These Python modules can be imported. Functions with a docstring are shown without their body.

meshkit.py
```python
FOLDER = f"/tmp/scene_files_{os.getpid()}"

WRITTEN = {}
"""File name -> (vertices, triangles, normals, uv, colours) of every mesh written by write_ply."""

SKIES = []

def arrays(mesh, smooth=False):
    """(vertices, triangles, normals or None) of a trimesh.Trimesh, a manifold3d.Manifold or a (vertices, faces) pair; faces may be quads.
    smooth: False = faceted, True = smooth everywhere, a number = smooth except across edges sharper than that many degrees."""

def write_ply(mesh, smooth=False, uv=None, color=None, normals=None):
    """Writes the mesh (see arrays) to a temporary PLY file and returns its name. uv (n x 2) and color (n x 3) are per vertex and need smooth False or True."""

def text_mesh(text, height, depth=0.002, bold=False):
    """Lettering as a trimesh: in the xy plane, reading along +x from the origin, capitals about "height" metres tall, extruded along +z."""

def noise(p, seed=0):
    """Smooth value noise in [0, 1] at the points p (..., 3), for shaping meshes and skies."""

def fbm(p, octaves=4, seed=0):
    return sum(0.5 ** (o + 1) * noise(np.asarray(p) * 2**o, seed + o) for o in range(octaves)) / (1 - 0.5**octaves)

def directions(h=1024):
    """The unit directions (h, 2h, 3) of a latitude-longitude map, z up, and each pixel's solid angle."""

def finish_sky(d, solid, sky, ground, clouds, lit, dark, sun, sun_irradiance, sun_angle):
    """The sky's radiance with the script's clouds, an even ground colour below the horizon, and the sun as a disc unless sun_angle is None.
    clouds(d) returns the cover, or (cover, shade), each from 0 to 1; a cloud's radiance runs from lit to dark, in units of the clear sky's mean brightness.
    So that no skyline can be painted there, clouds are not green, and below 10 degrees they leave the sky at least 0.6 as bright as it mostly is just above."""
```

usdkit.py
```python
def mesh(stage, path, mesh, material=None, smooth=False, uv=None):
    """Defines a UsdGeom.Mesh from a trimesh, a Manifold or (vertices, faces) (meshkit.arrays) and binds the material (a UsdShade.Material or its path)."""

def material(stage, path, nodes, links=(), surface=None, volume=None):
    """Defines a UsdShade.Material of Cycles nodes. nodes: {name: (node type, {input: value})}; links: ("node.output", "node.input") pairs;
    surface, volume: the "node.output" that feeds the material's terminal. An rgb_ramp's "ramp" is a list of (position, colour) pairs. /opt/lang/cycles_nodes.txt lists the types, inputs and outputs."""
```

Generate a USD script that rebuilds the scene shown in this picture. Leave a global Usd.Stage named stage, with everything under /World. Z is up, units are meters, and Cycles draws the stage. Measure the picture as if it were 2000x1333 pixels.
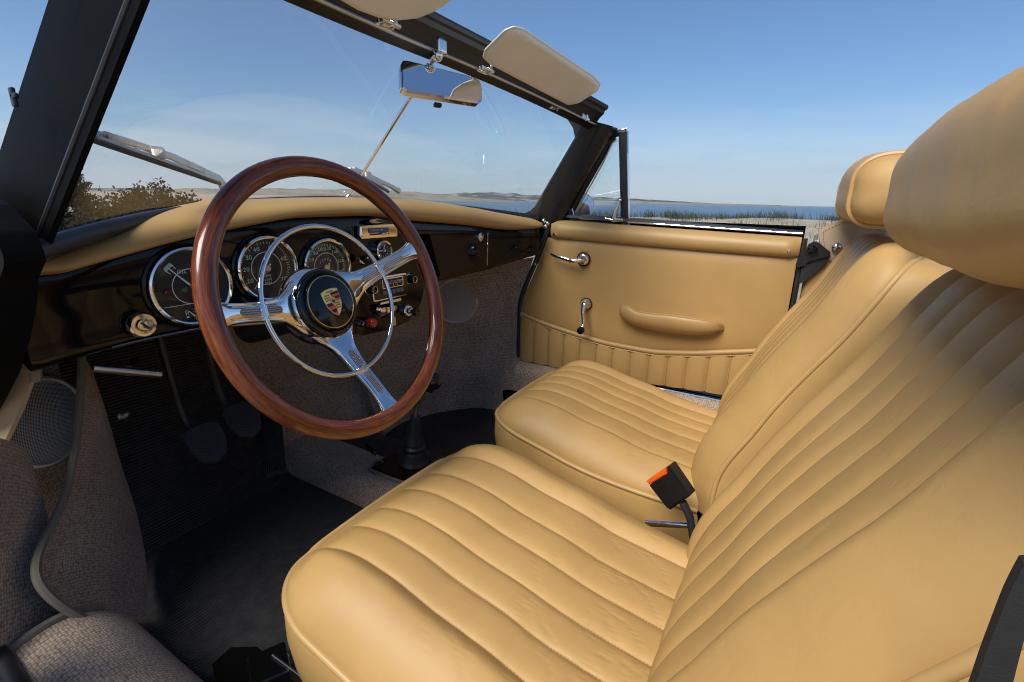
import math
import numpy as np
import trimesh
import manifold3d as m3
import shapely.geometry as sg
from scipy.interpolate import CubicSpline, PchipInterpolator
from pxr import Usd, UsdGeom, UsdLux, UsdShade, Gf, Sdf, Vt
import usdkit
import meshkit

stage = Usd.Stage.CreateInMemory()
UsdGeom.SetStageUpAxis(stage, UsdGeom.Tokens.z)
UsdGeom.SetStageMetersPerUnit(stage, 1.0)
UsdGeom.Xform.Define(stage, '/World')
UsdGeom.Scope.Define(stage, '/World/Looks')
rng = np.random.default_rng(7)
V = lambda *a: np.array(a, float)

# ------------------------------------------------------------------ camera, sky, sun, exposure
# The car stands along +Y (its nose), +X is its passenger side. The camera is at the open driver's door.
CAM = V(-0.84, 0.0, 0.93)
PW, PH, FPX = 2000.0, 1333.0, 951.52          # a 17 mm lens on a 36 mm frame
YAW, PITCH, ROLL = 1.044033, 0.281871, -0.02045
EXPOSURE = 1.08
SUN_AZ, SUN_EL = math.radians(-78), math.radians(49)
SUN_I, SUN_ANGLE, SKY_STRENGTH = 0.58, 34.0, 0.052

HAZE = 0.00010

_F = V(math.sin(YAW) * math.cos(PITCH), math.cos(YAW) * math.cos(PITCH), -math.sin(PITCH))
_R0 = V(math.cos(YAW), -math.sin(YAW), 0)
_U0 = np.cross(_R0, _F)
_R = math.cos(ROLL) * _R0 - math.sin(ROLL) * _U0
_U = math.sin(ROLL) * _R0 + math.cos(ROLL) * _U0
cam = UsdGeom.Camera.Define(stage, '/World/camera')
cam.CreateFocalLengthAttr(FPX / PW * 36.0)
cam.CreateHorizontalApertureAttr(36.0)
cam.CreateVerticalApertureAttr(36.0 * PH / PW)
cam.CreateClippingRangeAttr(Gf.Vec2f(0.01, 60000))
cam.CreateExposureAttr(EXPOSURE)
mx = Gf.Matrix4d(*_R, 0, *_U, 0, *(-_F), 0, *CAM, 1)
cam.AddTransformOp().Set(mx)


def ray(px, py):
    return _F + _R * (px - PW / 2) / FPX - _U * (py - PH / 2) / FPX


def at(px, py, **k):
    """The point of the photograph's line of sight (px, py) that lies in the plane x=, y= or z=."""
    d = ray(px, py)
    (a, v), = k.items()
    i = 'xyz'.index(a)
    return CAM + d * ((v - CAM[i]) / d[i])


MAT = {}


def mat(name, nodes, links=(), surface='p.BSDF', volume=None):
    MAT[name] = usdkit.material(stage, '/World/Looks/' + name, nodes, links, surface=surface, volume=volume)
    return MAT[name]


sun_dir = V(math.sin(SUN_AZ) * math.cos(SUN_EL), math.cos(SUN_AZ) * math.cos(SUN_EL), math.sin(SUN_EL))
sky = UsdLux.DomeLight.Define(stage, '/World/sky')
sky.GetPrim().SetCustomDataByKey('kind', 'structure')
sky.GetPrim().SetCustomDataByKey('label', 'clear blue sky with a thin white veil of cloud along the horizon')
mat('sky_material', {
    's': ('sky_texture', {'sky_type': 'single_scattering', 'sun_disc': False, 'sun_elevation': SUN_EL, 'sun_rotation': SUN_AZ,
                          'altitude': 100.0, 'air_density': 1.0, 'aerosol_density': 0.3, 'ozone_density': 1.0}),
    'tc': ('texture_coordinate', {}), 'sep': ('separate_xyz', {}),
    'mp': ('mapping', {'scale': (2.2, 2.2, 16.0)}),
    'n': ('noise_texture', {'scale': 1.6, 'detail': 6.0, 'roughness': 0.55}),
    'hr': ('rgb_ramp', {'ramp': [(0.0, (.62,) * 3), (0.06, (.58,) * 3), (0.12, (.22,) * 3), (0.18, (.02,) * 3), (0.24, (0, 0, 0)), (1.0, (0, 0, 0))]}),
    'nr': ('rgb_ramp', {'ramp': [(0.0, (.25,) * 3), (0.42, (.35,) * 3), (0.6, (1, 1, 1)), (1.0, (1, 1, 1))]}),
    'mu': ('mix_color', {'blend_type': 'multiply', 'fac': 1.0}),
    'ti': ('mix_color', {'blend_type': 'multiply', 'fac': 1.0, 'b': (0.66, 0.89, 1.12)}),
    'mi': ('mix', {'color2': (7.6, 8.2, 8.6)}),
    'bg': ('background_shader', {'strength': SKY_STRENGTH})},
    [('tc.generated', 'sep.vector'), ('tc.generated', 'mp.vector'), ('mp.vector', 'n.vector'), ('sep.z', 'hr.fac'), ('n.fac', 'nr.fac'),
     ('hr.color', 'mu.a'), ('nr.color', 'mu.b'), ('mu.result', 'mi.fac'), ('s.color', 'ti.a'), ('ti.result', 'mi.color1'), ('mi.color', 'bg.color')], surface='bg.background')
UsdShade.MaterialBindingAPI.Apply(sky.GetPrim()).Bind(MAT['sky_material'])
sun = UsdLux.DistantLight.Define(stage, '/World/sun')
sun.CreateNormalizeAttr(True)
sun.CreateIntensityAttr(SUN_I)
sun.CreateAngleAttr(SUN_ANGLE)
sun.CreateColorAttr(Gf.Vec3f(1.0, 0.95, 0.88))
zz = sun_dir
xx = np.cross(V(0, 0, 1), zz); xx /= np.linalg.norm(xx)
yy = np.cross(zz, xx)
sun.AddTransformOp().Set(Gf.Matrix4d(*xx, 0, *yy, 0, *zz, 0, 0, 0, 20, 1))

# ------------------------------------------------------------------ materials


def plain(name, color, rough=0.5, metallic=0.0, **k):
    return mat(name, {'p': ('principled_bsdf', {'base_color': color, 'roughness': rough, 'metallic': metallic, **k})})


def grained(name, c1, c2, scale, rough=0.5, bump=0.0, bscale=400.0, bdist=0.0004, var=0.0, wrinkle=0.0, **k):
    """Colour that wanders between c1 and c2 with a fine grain in relief."""
    mat(name, {'tc': ('texture_coordinate', {}), 'n': ('noise_texture', {'scale': scale, 'detail': 5.0, 'roughness': 0.6}),
               'r': ('rgb_ramp', {'ramp': [(0.3, c1), (0.7, c2)]}),
               'v': ('voronoi_texture', {'scale': bscale, 'feature': 'f1'}),
               'n2': ('noise_texture', {'scale': bscale * .6, 'detail': 3.0}),
               'ad': ('mix_float', {'fac': 0.5}),
               'rr': ('map_range', {'from_min': .3, 'from_max': .7, 'to_min': rough - var, 'to_max': rough + var}),
               'mw': ('mapping', {'scale': (1.0, 2.2, 1.6), 'rotation': (0, 0, .35)}), 'wn': ('noise_texture', {'type': 'ridged_multifractal', 'scale': 11.0, 'detail': 4.0, 'roughness': 0.55, 'distortion': 1.4}),
               'wb': ('bump', {'strength': wrinkle, 'distance': 0.0016}),
               'b': ('bump', {'strength': bump, 'distance': bdist}),
               'p': ('principled_bsdf', {**k})},
        [('tc.object', 'n.vector'), ('tc.object', 'v.vector'), ('tc.object', 'n2.vector'), ('n.fac', 'r.fac'), ('r.color', 'p.base_color'), ('v.distance', 'ad.a'),
         ('n2.fac', 'ad.b'), ('ad.result', 'b.height'), ('tc.object', 'mw.vector'), ('mw.vector', 'wn.vector'), ('wn.fac', 'wb.height'), ('wb.normal', 'b.normal'), ('b.normal', 'p.normal'), ('n.fac', 'rr.value'), ('rr.result', 'p.roughness')])


TAN1, TAN2 = (0.425, 0.258, 0.090), (0.500, 0.304, 0.107)
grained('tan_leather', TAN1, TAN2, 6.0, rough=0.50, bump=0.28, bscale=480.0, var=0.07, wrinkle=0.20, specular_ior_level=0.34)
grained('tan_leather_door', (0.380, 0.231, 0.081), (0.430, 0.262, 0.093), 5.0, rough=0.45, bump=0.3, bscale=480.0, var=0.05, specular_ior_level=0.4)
grained('tan_piping', (0.47, 0.288, 0.104), (0.53, 0.325, 0.118), 20.0, rough=0.45, bump=0.1)
grained('tan_cloth', (0.40, 0.29, 0.18), (0.46, 0.34, 0.215), 30.0, rough=0.85, bump=0.5, bscale=900.0)
grained('ivory_vinyl', (0.78, 0.75, 0.66), (0.84, 0.81, 0.72), 10.0, rough=0.5, bump=0.5, bscale=420.0, bdist=0.0006)
plain('seam_thread', (0.24, 0.135, 0.04), 0.7)
mat('black_paint', {'tc': ('texture_coordinate', {}), 'n': ('noise_texture', {'scale': 9.0, 'detail': 4.0}),
                    'rr': ('map_range', {'from_min': .3, 'from_max': .7, 'to_min': .035, 'to_max': .09}),
                    'p': ('principled_bsdf', {'base_color': (0.004, 0.004, 0.0045), 'specular_ior_level': 0.3})},
    [('tc.object', 'n.vector'), ('n.fac', 'rr.value'), ('rr.result', 'p.roughness')])
grained('black_satin', (0.006, 0.006, 0.0065), (0.011, 0.010, 0.010), 15.0, rough=0.38, bump=0.05, var=0.08)
grained('black_rubber', (0.014, 0.014, 0.015), (0.024, 0.024, 0.025), 25.0, rough=0.46, bump=0.25, bscale=700.0, var=0.1)
grained('black_plastic', (0.008, 0.008, 0.009), (0.012, 0.012, 0.013), 25.0, rough=0.35, bump=0.1, bscale=900.0, var=0.06)
grained('black_vinyl', (0.003, 0.003, 0.003), (0.006, 0.0055, 0.005), 15.0, rough=0.5, bump=0.1, var=0.06, specular_ior_level=0.04)
plain('gloss_plastic', (0.005, 0.005, 0.005), 0.06)
mat('chrome', {'tc': ('texture_coordinate', {}), 'n': ('noise_texture', {'scale': 30.0, 'detail': 5.0}),
               'rr': ('map_range', {'from_min': .35, 'from_max': .75, 'to_min': .03, 'to_max': .13}),
               'p': ('principled_bsdf', {'base_color': (0.80, 0.79, 0.78), 'metallic': 1.0})},
    [('tc.object', 'n.vector'), ('n.fac', 'rr.value'), ('rr.result', 'p.roughness')])
plain('dull_metal', (0.50, 0.49, 0.47), 0.32, 1.0)
plain('bright_trim', (0.80, 0.79, 0.77), 0.32, 0.55)
plain('dark_metal', (0.20, 0.20, 0.21), 0.3, 1.0)
plain('mirror_glass', (0.86, 0.88, 0.9), 0.01, 1.0)
plain('gold', (0.78, 0.58, 0.22), 0.3, 0.85)
plain('crest_gold', (0.92, 0.68, 0.25), 0.35, 0.0)
plain('crest_red', (0.80, 0.09, 0.02), 0.3)
plain('crest_black', (0.008, 0.008, 0.008), 0.3)
plain('dial_black', (0.012, 0.011, 0.010), 0.55)
plain('dial_green', (0.46, 0.74, 0.54), 0.5)
plain('dial_white', (0.72, 0.72, 0.70), 0.5)
plain('lamp_red', (0.10, 0.006, 0.004), 0.15)
plain('lamp_green', (0.006, 0.10, 0.03), 0.15)
plain('knob_red', (0.38, 0.006, 0.012), 0.08, coat_weight=0.5)
plain('scale_blue', (0.05, 0.09, 0.17), 0.25)
plain('button_grey', (0.10, 0.13, 0.18), 0.25)
plain('buckle_orange', (0.85, 0.13, 0.01), 0.35)
grained('webbing', (0.010, 0.010, 0.011), (0.017, 0.016, 0.016), 60.0, rough=0.8, bump=0.6, bscale=800.0)
grained('wiper_metal', (0.50, 0.48, 0.44), (0.62, 0.60, 0.55), 40.0, rough=0.35, metallic=0.7)
# wood: long figure round the rim (u is metres along the rim, v metres round it)
mat('mahogany', {'uv': ('uvmap', {'attribute': 'st'}), 'mp': ('mapping', {'scale': (9.0, 90.0, 1.0)}),
                 'n': ('noise_texture', {'scale': 1.0, 'detail': 8.0, 'roughness': 0.65, 'distortion': 1.2}),
                 'mp2': ('mapping', {'scale': (45.0, 700.0, 1.0)}), 'n2': ('noise_texture', {'scale': 1.0, 'detail': 4.0}),
                 'r': ('rgb_ramp', {'ramp': [(0.25, (0.050, 0.009, 0.003)), (0.45, (0.150, 0.032, 0.008)), (0.6, (0.25, 0.060, 0.013)), (0.8, (0.34, 0.098, 0.024))]}),
                 'r2': ('rgb_ramp', {'ramp': [(0.35, (0.34,) * 3), (0.6, (1, 1, 1))]}),
                 'mu': ('mix_color', {'blend_type': 'multiply', 'fac': 0.8}),
                 'p': ('principled_bsdf', {'roughness': 0.28, 'coat_weight': 0.55, 'coat_roughness': 0.03, 'specular_ior_level': 0.35})},
    [('uv.UV', 'mp.vector'), ('uv.UV', 'mp2.vector'), ('mp.vector', 'n.vector'), ('mp2.vector', 'n2.vector'), ('n.fac', 'r.fac'), ('n2.fac', 'r2.fac'),
     ('r.color', 'mu.a'), ('r2.color', 'mu.b'), ('mu.result', 'p.base_color')])


def woven(name, c_lo, c_hi, pu, pv, dist=0.0016, rough=0.95):
    """Loop-pile carpet: uneven loops in rows, pu by pv metres each, in relief."""
    mat(name, {'uv': ('uvmap', {'attribute': 'st'}), 'mp': ('mapping', {'scale': (1 / pu, 1 / pv, 1.0)}),
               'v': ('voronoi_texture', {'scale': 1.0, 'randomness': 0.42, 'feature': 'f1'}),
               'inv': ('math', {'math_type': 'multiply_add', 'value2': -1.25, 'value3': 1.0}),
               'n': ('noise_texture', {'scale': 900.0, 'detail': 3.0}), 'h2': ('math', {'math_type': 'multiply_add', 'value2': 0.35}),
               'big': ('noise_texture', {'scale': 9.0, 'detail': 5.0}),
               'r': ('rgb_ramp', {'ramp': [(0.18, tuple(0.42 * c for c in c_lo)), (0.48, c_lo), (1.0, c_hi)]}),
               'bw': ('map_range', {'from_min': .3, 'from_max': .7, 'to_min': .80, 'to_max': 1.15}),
               'mu': ('vector_math', {'math_type': 'scale'}),
               'b': ('bump', {'strength': 0.6, 'distance': dist}),
               'p': ('principled_bsdf', {'roughness': rough, 'specular_ior_level': 0.15, 'sheen_weight': 0.25})},
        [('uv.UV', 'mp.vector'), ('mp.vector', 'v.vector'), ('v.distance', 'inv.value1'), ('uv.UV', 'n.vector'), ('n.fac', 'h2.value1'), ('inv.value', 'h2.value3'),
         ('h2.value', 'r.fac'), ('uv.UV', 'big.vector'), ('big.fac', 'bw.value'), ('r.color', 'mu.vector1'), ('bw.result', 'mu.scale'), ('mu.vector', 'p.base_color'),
         ('h2.value', 'b.height'), ('b.normal', 'p.normal')])


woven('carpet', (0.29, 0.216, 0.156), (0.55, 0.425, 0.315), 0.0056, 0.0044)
grained('carpet_binding', (0.15, 0.135, 0.10), (0.19, 0.17, 0.13), 60.0, rough=0.8, bump=0.4, bscale=900.0)
grained('carpet_felt', (0.22, 0.165, 0.12), (0.29, 0.225, 0.17), 120.0, rough=0.95, bump=0.8, bscale=600.0, bdist=0.001)
# ribbed rubber: ribs along v, 5 mm apart in u
mat('ribbed_rubber', {'uv': ('uvmap', {'attribute': 'st'}), 'sep': ('separate_xyz', {}), 'm': ('math', {'math_type': 'multiply', 'value2': 2 * math.pi / 0.0075}),
                      's': ('math', {'math_type': 'sine'}), 'n': ('noise_texture', {'scale': 40.0, 'detail': 5.0}),
                      'r': ('rgb_ramp', {'ramp': [(0.3, (0.020, 0.020, 0.021)), (0.7, (0.042, 0.041, 0.041))]}),
                      'b': ('bump', {'strength': 1.0, 'distance': 0.0012}), 'p': ('principled_bsdf', {'roughness': 0.55})},
    [('uv.UV', 'sep.vector'), ('sep.x', 'm.value1'), ('m.value', 's.value1'), ('s.value', 'b.height'), ('b.normal', 'p.normal'), ('uv.UV', 'n.vector'), ('n.fac', 'r.fac'), ('r.color', 'p.base_color')])
# speaker grille: punched metal, round holes on a staggered grid (uv in metres)
mat('punched_metal', {'uv': ('uvmap', {'attribute': 'st'}), 'mp': ('mapping', {'rotation': (0, 0, 0.35)}), 'sep': ('separate_xyz', {}),
                      'a': ('math', {'math_type': 'multiply', 'value2': 2 * math.pi / 0.0046}), 'b_': ('math', {'math_type': 'multiply', 'value2': 2 * math.pi / 0.0046}),
                      'sa': ('math', {'math_type': 'sine'}), 'sb': ('math', {'math_type': 'sine'}), 'm': ('math', {'math_type': 'multiply'}),
                      'r': ('rgb_ramp', {'ramp': [(0.0, (0.78,) * 3), (0.30, (0.74,) * 3), (0.48, (0.03,) * 3), (1.0, (0.015,) * 3)]}),
                      'ab': ('math', {'math_type': 'absolute'}),
                      'bp': ('bump', {'strength': 1.0, 'distance': 0.0012, 'invert': True}),
                      'rm': ('rgb_ramp', {'ramp': [(0.0, (.45,) * 3), (0.3, (.45,) * 3), (0.5, (0,) * 3), (1.0, (0,) * 3)]}),
                      'p': ('principled_bsdf', {'roughness': 0.35})},
    [('uv.UV', 'mp.vector'), ('mp.vector', 'sep.vector'), ('sep.x', 'a.value1'), ('sep.y', 'b_.value1'), ('a.value', 'sa.value1'), ('b_.value', 'sb.value1'), ('sa.value', 'm.value1'),
     ('sb.value', 'm.value2'), ('m.value', 'ab.value1'), ('ab.value', 'r.fac'), ('ab.value', 'rm.fac'), ('r.color', 'p.base_color'), ('rm.color', 'p.metallic'), ('ab.value', 'bp.height'), ('bp.normal', 'p.normal')])
# dimpled inserts of the spokes
mat('dimpled_metal', {'uv': ('uvmap', {'attribute': 'st'}), 'v': ('voronoi_texture', {'scale': 420.0, 'randomness': 0.0}), 'bp': ('bump', {'strength': 1.0, 'distance': 0.0015}), 'r': ('rgb_ramp', {'ramp': [(0.0, (.06,) * 3), (0.30, (.10,) * 3), (0.45, (.72,) * 3), (1.0, (.78,) * 3)]}),
                      'p': ('principled_bsdf', {'metallic': 1.0, 'roughness': 0.3})},
    [('uv.UV', 'v.vector'), ('v.distance', 'bp.height'), ('v.distance', 'r.fac'), ('r.color', 'p.base_color'), ('bp.normal', 'p.normal')])
mat('pane_glass', {'f': ('fresnel', {'IOR': 1.85}), 't': ('transparent_bsdf', {'color': (0.93, 0.96, 0.96)}), 'g': ('glossy_bsdf', {'roughness': 0.0, 'color': (1, 1, 1)}),
                   'm': ('mix_closure', {})}, [('f.fac', 'm.fac'), ('t.BSDF', 'm.closure1'), ('g.BSDF', 'm.closure2')], surface='m.closure')
mat('dial_glass', {'f': ('fresnel', {'IOR': 1.28}), 't': ('transparent_bsdf', {'color': (1, 1, 1)}), 'g': ('glossy_bsdf', {'roughness': 0.0, 'color': (1, 1, 1)}),
                   'm': ('mix_closure', {})}, [('f.fac', 'm.fac'), ('t.BSDF', 'm.closure1'), ('g.BSDF', 'm.closure2')], surface='m.closure')
mat('clear_lens', {'f': ('fresnel', {'IOR': 1.5}), 't': ('transparent_bsdf', {'color': (0.75, 0.72, 0.68)}), 'g': ('glossy_bsdf', {'roughness': 0.08, 'color': (1, 1, 1)}),
                   'm': ('mix_closure', {})}, [('f.fac', 'm.fac'), ('t.BSDF', 'm.closure1'), ('g.BSDF', 'm.closure2')], surface='m.closure')

# ------------------------------------------------------------------ helpers: prims
_used = {}


def numbered(parent, name):
    k = parent + '/' + name
    n = _used.get(k, 0)
    _used[k] = n + 1
    return k if n == 0 else f'{k}_{n:03d}'


def thing(name, label, cat, group=None, loc=None):
    path = numbered('/World', name)
    x = UsdGeom.Xform.Define(stage, path)
    if loc is not None:
        x.AddTranslateOp().Set(Gf.Vec3d(*map(float, loc)))
    p = x.GetPrim()
    p.SetCustomDataByKey('label', label)
    p.SetCustomDataByKey('category', cat)
    if group:
        p.SetCustomDataByKey('group', group)
    return path


def sub(parent, name, label=None):
    path = numbered(parent, name)
    p = UsdGeom.Xform.Define(stage, path).GetPrim()
    if label:
        p.SetCustomDataByKey('label', label)
    return path


def obj(name, mesh, material, parent='/World', smooth=38, uv=None, label=None, kind=None, cat=None):
    path = numbered(parent, name)
    if uv is None and isinstance(mesh, trimesh.Trimesh):
        mesh = mesh.copy()
        mesh.update_faces(mesh.nondegenerate_faces())
        mesh.remove_unreferenced_vertices()
    m = usdkit.mesh(stage, path, mesh, MAT[material], True if uv is not None else smooth, uv)
    p = m.GetPrim()
    for k, v in (('label', label), ('kind', kind), ('category', cat)):
        if v:
            p.SetCustomDataByKey(k, v)
    return path


# ------------------------------------------------------------------ helpers: shapes


def nrm(v):
    v = np.asarray(v, float)
    return v / np.maximum(np.linalg.norm(v, axis=-1, keepdims=True), 1e-12)


def cat_(*ms):
    return trimesh.util.concatenate([m for m in ms])


def grid(P, closed_u=False, closed_v=False, flip=False):
    """A mesh over an (n, m, 3) array of points; returns it with uv in metres along both directions."""
    P = np.asarray(P, float)
    n, m = P.shape[:2]
    du = np.r_[0, np.cumsum(np.linalg.norm(np.diff(P, axis=0), axis=2).mean(1))]
    dv = np.r_[0, np.cumsum(np.linalg.norm(np.diff(P, axis=1), axis=2).mean(0))]
    uv = np.stack(np.meshgrid(du, dv, indexing='ij'), -1).reshape(-1, 2)
    idx = np.arange(n * m).reshape(n, m)
    if closed_u:
        idx = np.vstack([idx, idx[:1]])
    if closed_v:
        idx = np.hstack([idx, idx[:, :1]])
    a, b, c, d = idx[:-1, :-1].ravel(), idx[1:, :-1].ravel(), idx[1:, 1:].ravel(), idx[:-1, 1:].ravel()
    f = np.vstack([np.c_[a, b, c], np.c_[a, c, d]])
    if flip:
        f = f[:, ::-1]
    return trimesh.Trimesh(P.reshape(-1, 3), f, process=False), uv


def spline(pts, n, closed=False):
    pts = np.asarray(pts, float)
    if closed:
        pts = np.vstack([pts, pts[:1]])
    t = np.r_[0, np.cumsum(np.maximum(np.linalg.norm(np.diff(pts, axis=0), axis=1), 1e-9))]
    cs = CubicSpline(t, pts, bc_type='periodic' if closed else 'natural')
    return cs(np.linspace(0, t[-1], n, endpoint=not closed))


def patch(ctrl, nu, nv, n0=None):
    """Smooth surface through a rectangular net of points."""
    C = np.asarray(ctrl, float)
    a = np.stack([spline(C[:, j], nu) for j in range(C.shape[1])], 1)
    return np.stack([spline(a[i], nv) for i in range(nu)], 0)


def tube(path, r, seg=12, closed=False, caps=True):
    path = np.asarray(path, float)
    n = len(path)
    r = np.broadcast_to(np.asarray(r, float), (n,))
    if closed:
        tan = nrm(np.roll(path, -1, 0) - np.roll(path, 1, 0))
    else:
        tan = nrm(np.gradient(path, axis=0))
    a = V(0, 0, 1) if abs(tan[0][2]) < .9 else V(1, 0, 0)
    A = np.zeros((n, 3))
    A[0] = nrm(np.cross(tan[0], a))
    for i in range(1, n):
        v = A[i - 1] - tan[i] * (A[i - 1] @ tan[i])
        A[i] = nrm(v)
    B = np.cross(tan, A)
    t = np.linspace(0, 2 * np.pi, seg, endpoint=False)
    P = path[:, None] + r[:, None, None] * (np.cos(t)[None, :, None] * A[:, None] + np.sin(t)[None, :, None] * B[:, None])
    m, _ = grid(P, closed_u=closed, closed_v=True, flip=True)
    if not closed and caps:
        v, f = list(m.vertices), list(m.faces)
        for i, s in ((0, 1), (n - 1, -1)):
            c = len(v)
            v.append(path[i])
            for k in range(seg):
                p, q = i * seg + k, i * seg + (k + 1) % seg
                f.append((c, p, q) if s < 0 else (c, q, p))
        m = trimesh.Trimesh(np.array(v), np.array(f)[:, ::1], process=False)
    return m


def frame(normal, up=(0, 0, 1)):
    n = nrm(normal)
    x = nrm(np.cross(up, n))
    y = np.cross(n, x)
    return x, y, n


def lathe(profile, origin, normal, seg=32, up=(0, 0, 1), sx=1.0, sy=1.0):
    """profile: (radius, height along normal) pairs."""
    x, y, n = frame(normal, up)
    pr = np.asarray(profile, float)
    t = np.linspace(0, 2 * np.pi, seg, endpoint=False)
    P = np.asarray(origin, float) + pr[:, 0][:, None, None] * (sx * np.cos(t)[None, :, None] * x + sy * np.sin(t)[None, :, None] * y) + pr[:, 1][:, None, None] * n
    m, _ = grid(P, closed_v=True, flip=True)
    m.merge_vertices()
    m.update_faces(m.nondegenerate_faces())
    return m


def rbox(size, r=0.004, loc=(0, 0, 0), axes=None, seg=2):
    """A box with rounded edges: size along the axes x, y, z (axes: 3 rows)."""
    h = np.maximum(np.asarray(size, float) / 2 - r, 1e-5)
    s = trimesh.creation.icosphere(seg, r).vertices
    P = np.concatenate([s + h * V(a, b, c) for a in (-1, 1) for b in (-1, 1) for c in (-1, 1)])
    m = trimesh.convex.convex_hull(P)
    A = np.eye(3) if axes is None else np.asarray(axes, float)
    return trimesh.Trimesh(m.vertices @ A + np.asarray(loc, float), m.faces if np.linalg.det(A) > 0 else m.faces[:, ::-1], process=False)


def prism(poly, depth, origin, X, Y, N=None, bevel=0.0):
    """A polygon in the plane (X, Y) at origin, given thickness along N."""
    X, Y = np.asarray(X, float), np.asarray(Y, float)
    N = np.cross(X, Y) if N is None else np.asarray(N, float)
    p = sg.Polygon(poly) if not isinstance(poly, (sg.Polygon, sg.MultiPolygon)) else poly
    ms = []
    for g in getattr(p, 'geoms', [p]):
        if bevel > 0:
            inner = g.buffer(-bevel, join_style=1)
            m = trimesh.creation.extrude_polygon(g, depth - bevel, engine='earcut')
            if not inner.is_empty:
                for q in getattr(inner, 'geoms', [inner]):
                    t = trimesh.creation.extrude_polygon(q, depth, engine='earcut')
                    m = cat_(m, t)
        else:
            m = trimesh.creation.extrude_polygon(g, depth, engine='earcut')
        ms.append(m)
    m = cat_(*ms)
    v = np.asarray(m.vertices)
    w = np.asarray(origin, float) + v[:, :1] * X + v[:, 1:2] * Y + v[:, 2:3] * N
    f = m.faces if np.dot(np.cross(X, Y), N) > 0 else m.faces[:, ::-1]
    return trimesh.Trimesh(w, f, process=False)


def rrect(w, h, r, n=6):
    return sg.box(-w / 2 + r, -h / 2 + r, w / 2 - r, h / 2 - r).buffer(r, quad_segs=n)


def thick(P, d, flip=False):
    """A sheet given thickness: P (n, m, 3), offset by d along its normals, sides closed."""
    P = np.asarray(P, float)
    du, dv = np.gradient(P, axis=0), np.gradient(P, axis=1)
    N = nrm(np.cross(du, dv)) * (-1 if flip else 1)
    Q = P + N * d
    n, m = P.shape[:2]
    a, _ = grid(P)
    b, _ = grid(Q)
    off = n * m
    idx = np.arange(n * m).reshape(n, m)
    loop = np.r_[idx[0, :], idx[1:, -1], idx[-1, -2::-1], idx[-2:0:-1, 0]]
    nx = np.roll(loop, -1)
    f = np.vstack([a.faces[:, ::-1], b.faces + off, np.c_[loop, nx, nx + off], np.c_[loop, nx + off, loop + off]])
    mesh = trimesh.Trimesh(np.vstack([a.vertices, b.vertices]), f, process=False)
    mesh.fix_normals()
    return mesh


def ball(r, loc, sub_=3, sc=(1, 1, 1)):
    m = trimesh.creation.icosphere(sub_, r)
    m.vertices = m.vertices * np.asarray(sc) + np.asarray(loc)
    return m


def place_text(txt, height, origin, X, Y, N, depth=0.0004, center=True):
    m = meshkit.text_mesh(txt, height, depth)
    v = np.asarray(m.vertices)
    if center:
        v = v - V((v[:, 0].min() + v[:, 0].max()) / 2, (v[:, 1].min() + v[:, 1].max()) / 2, 0)
    return trimesh.Trimesh(np.asarray(origin) + v[:, :1] * X + v[:, 1:2] * Y + v[:, 2:3] * N, m.faces, process=False)


ZS = V(0, 0, 1)

# ================================================================== the car
CAR = thing('convertible_car', 'black open convertible with tan leather interior parked on dune sand above the sea', 'car')
Xd, Yd, Nd = V(1, 0, 0), V(0, 0, 1), V(0, -1, 0)          # right, up and out of the dashboard


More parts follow.
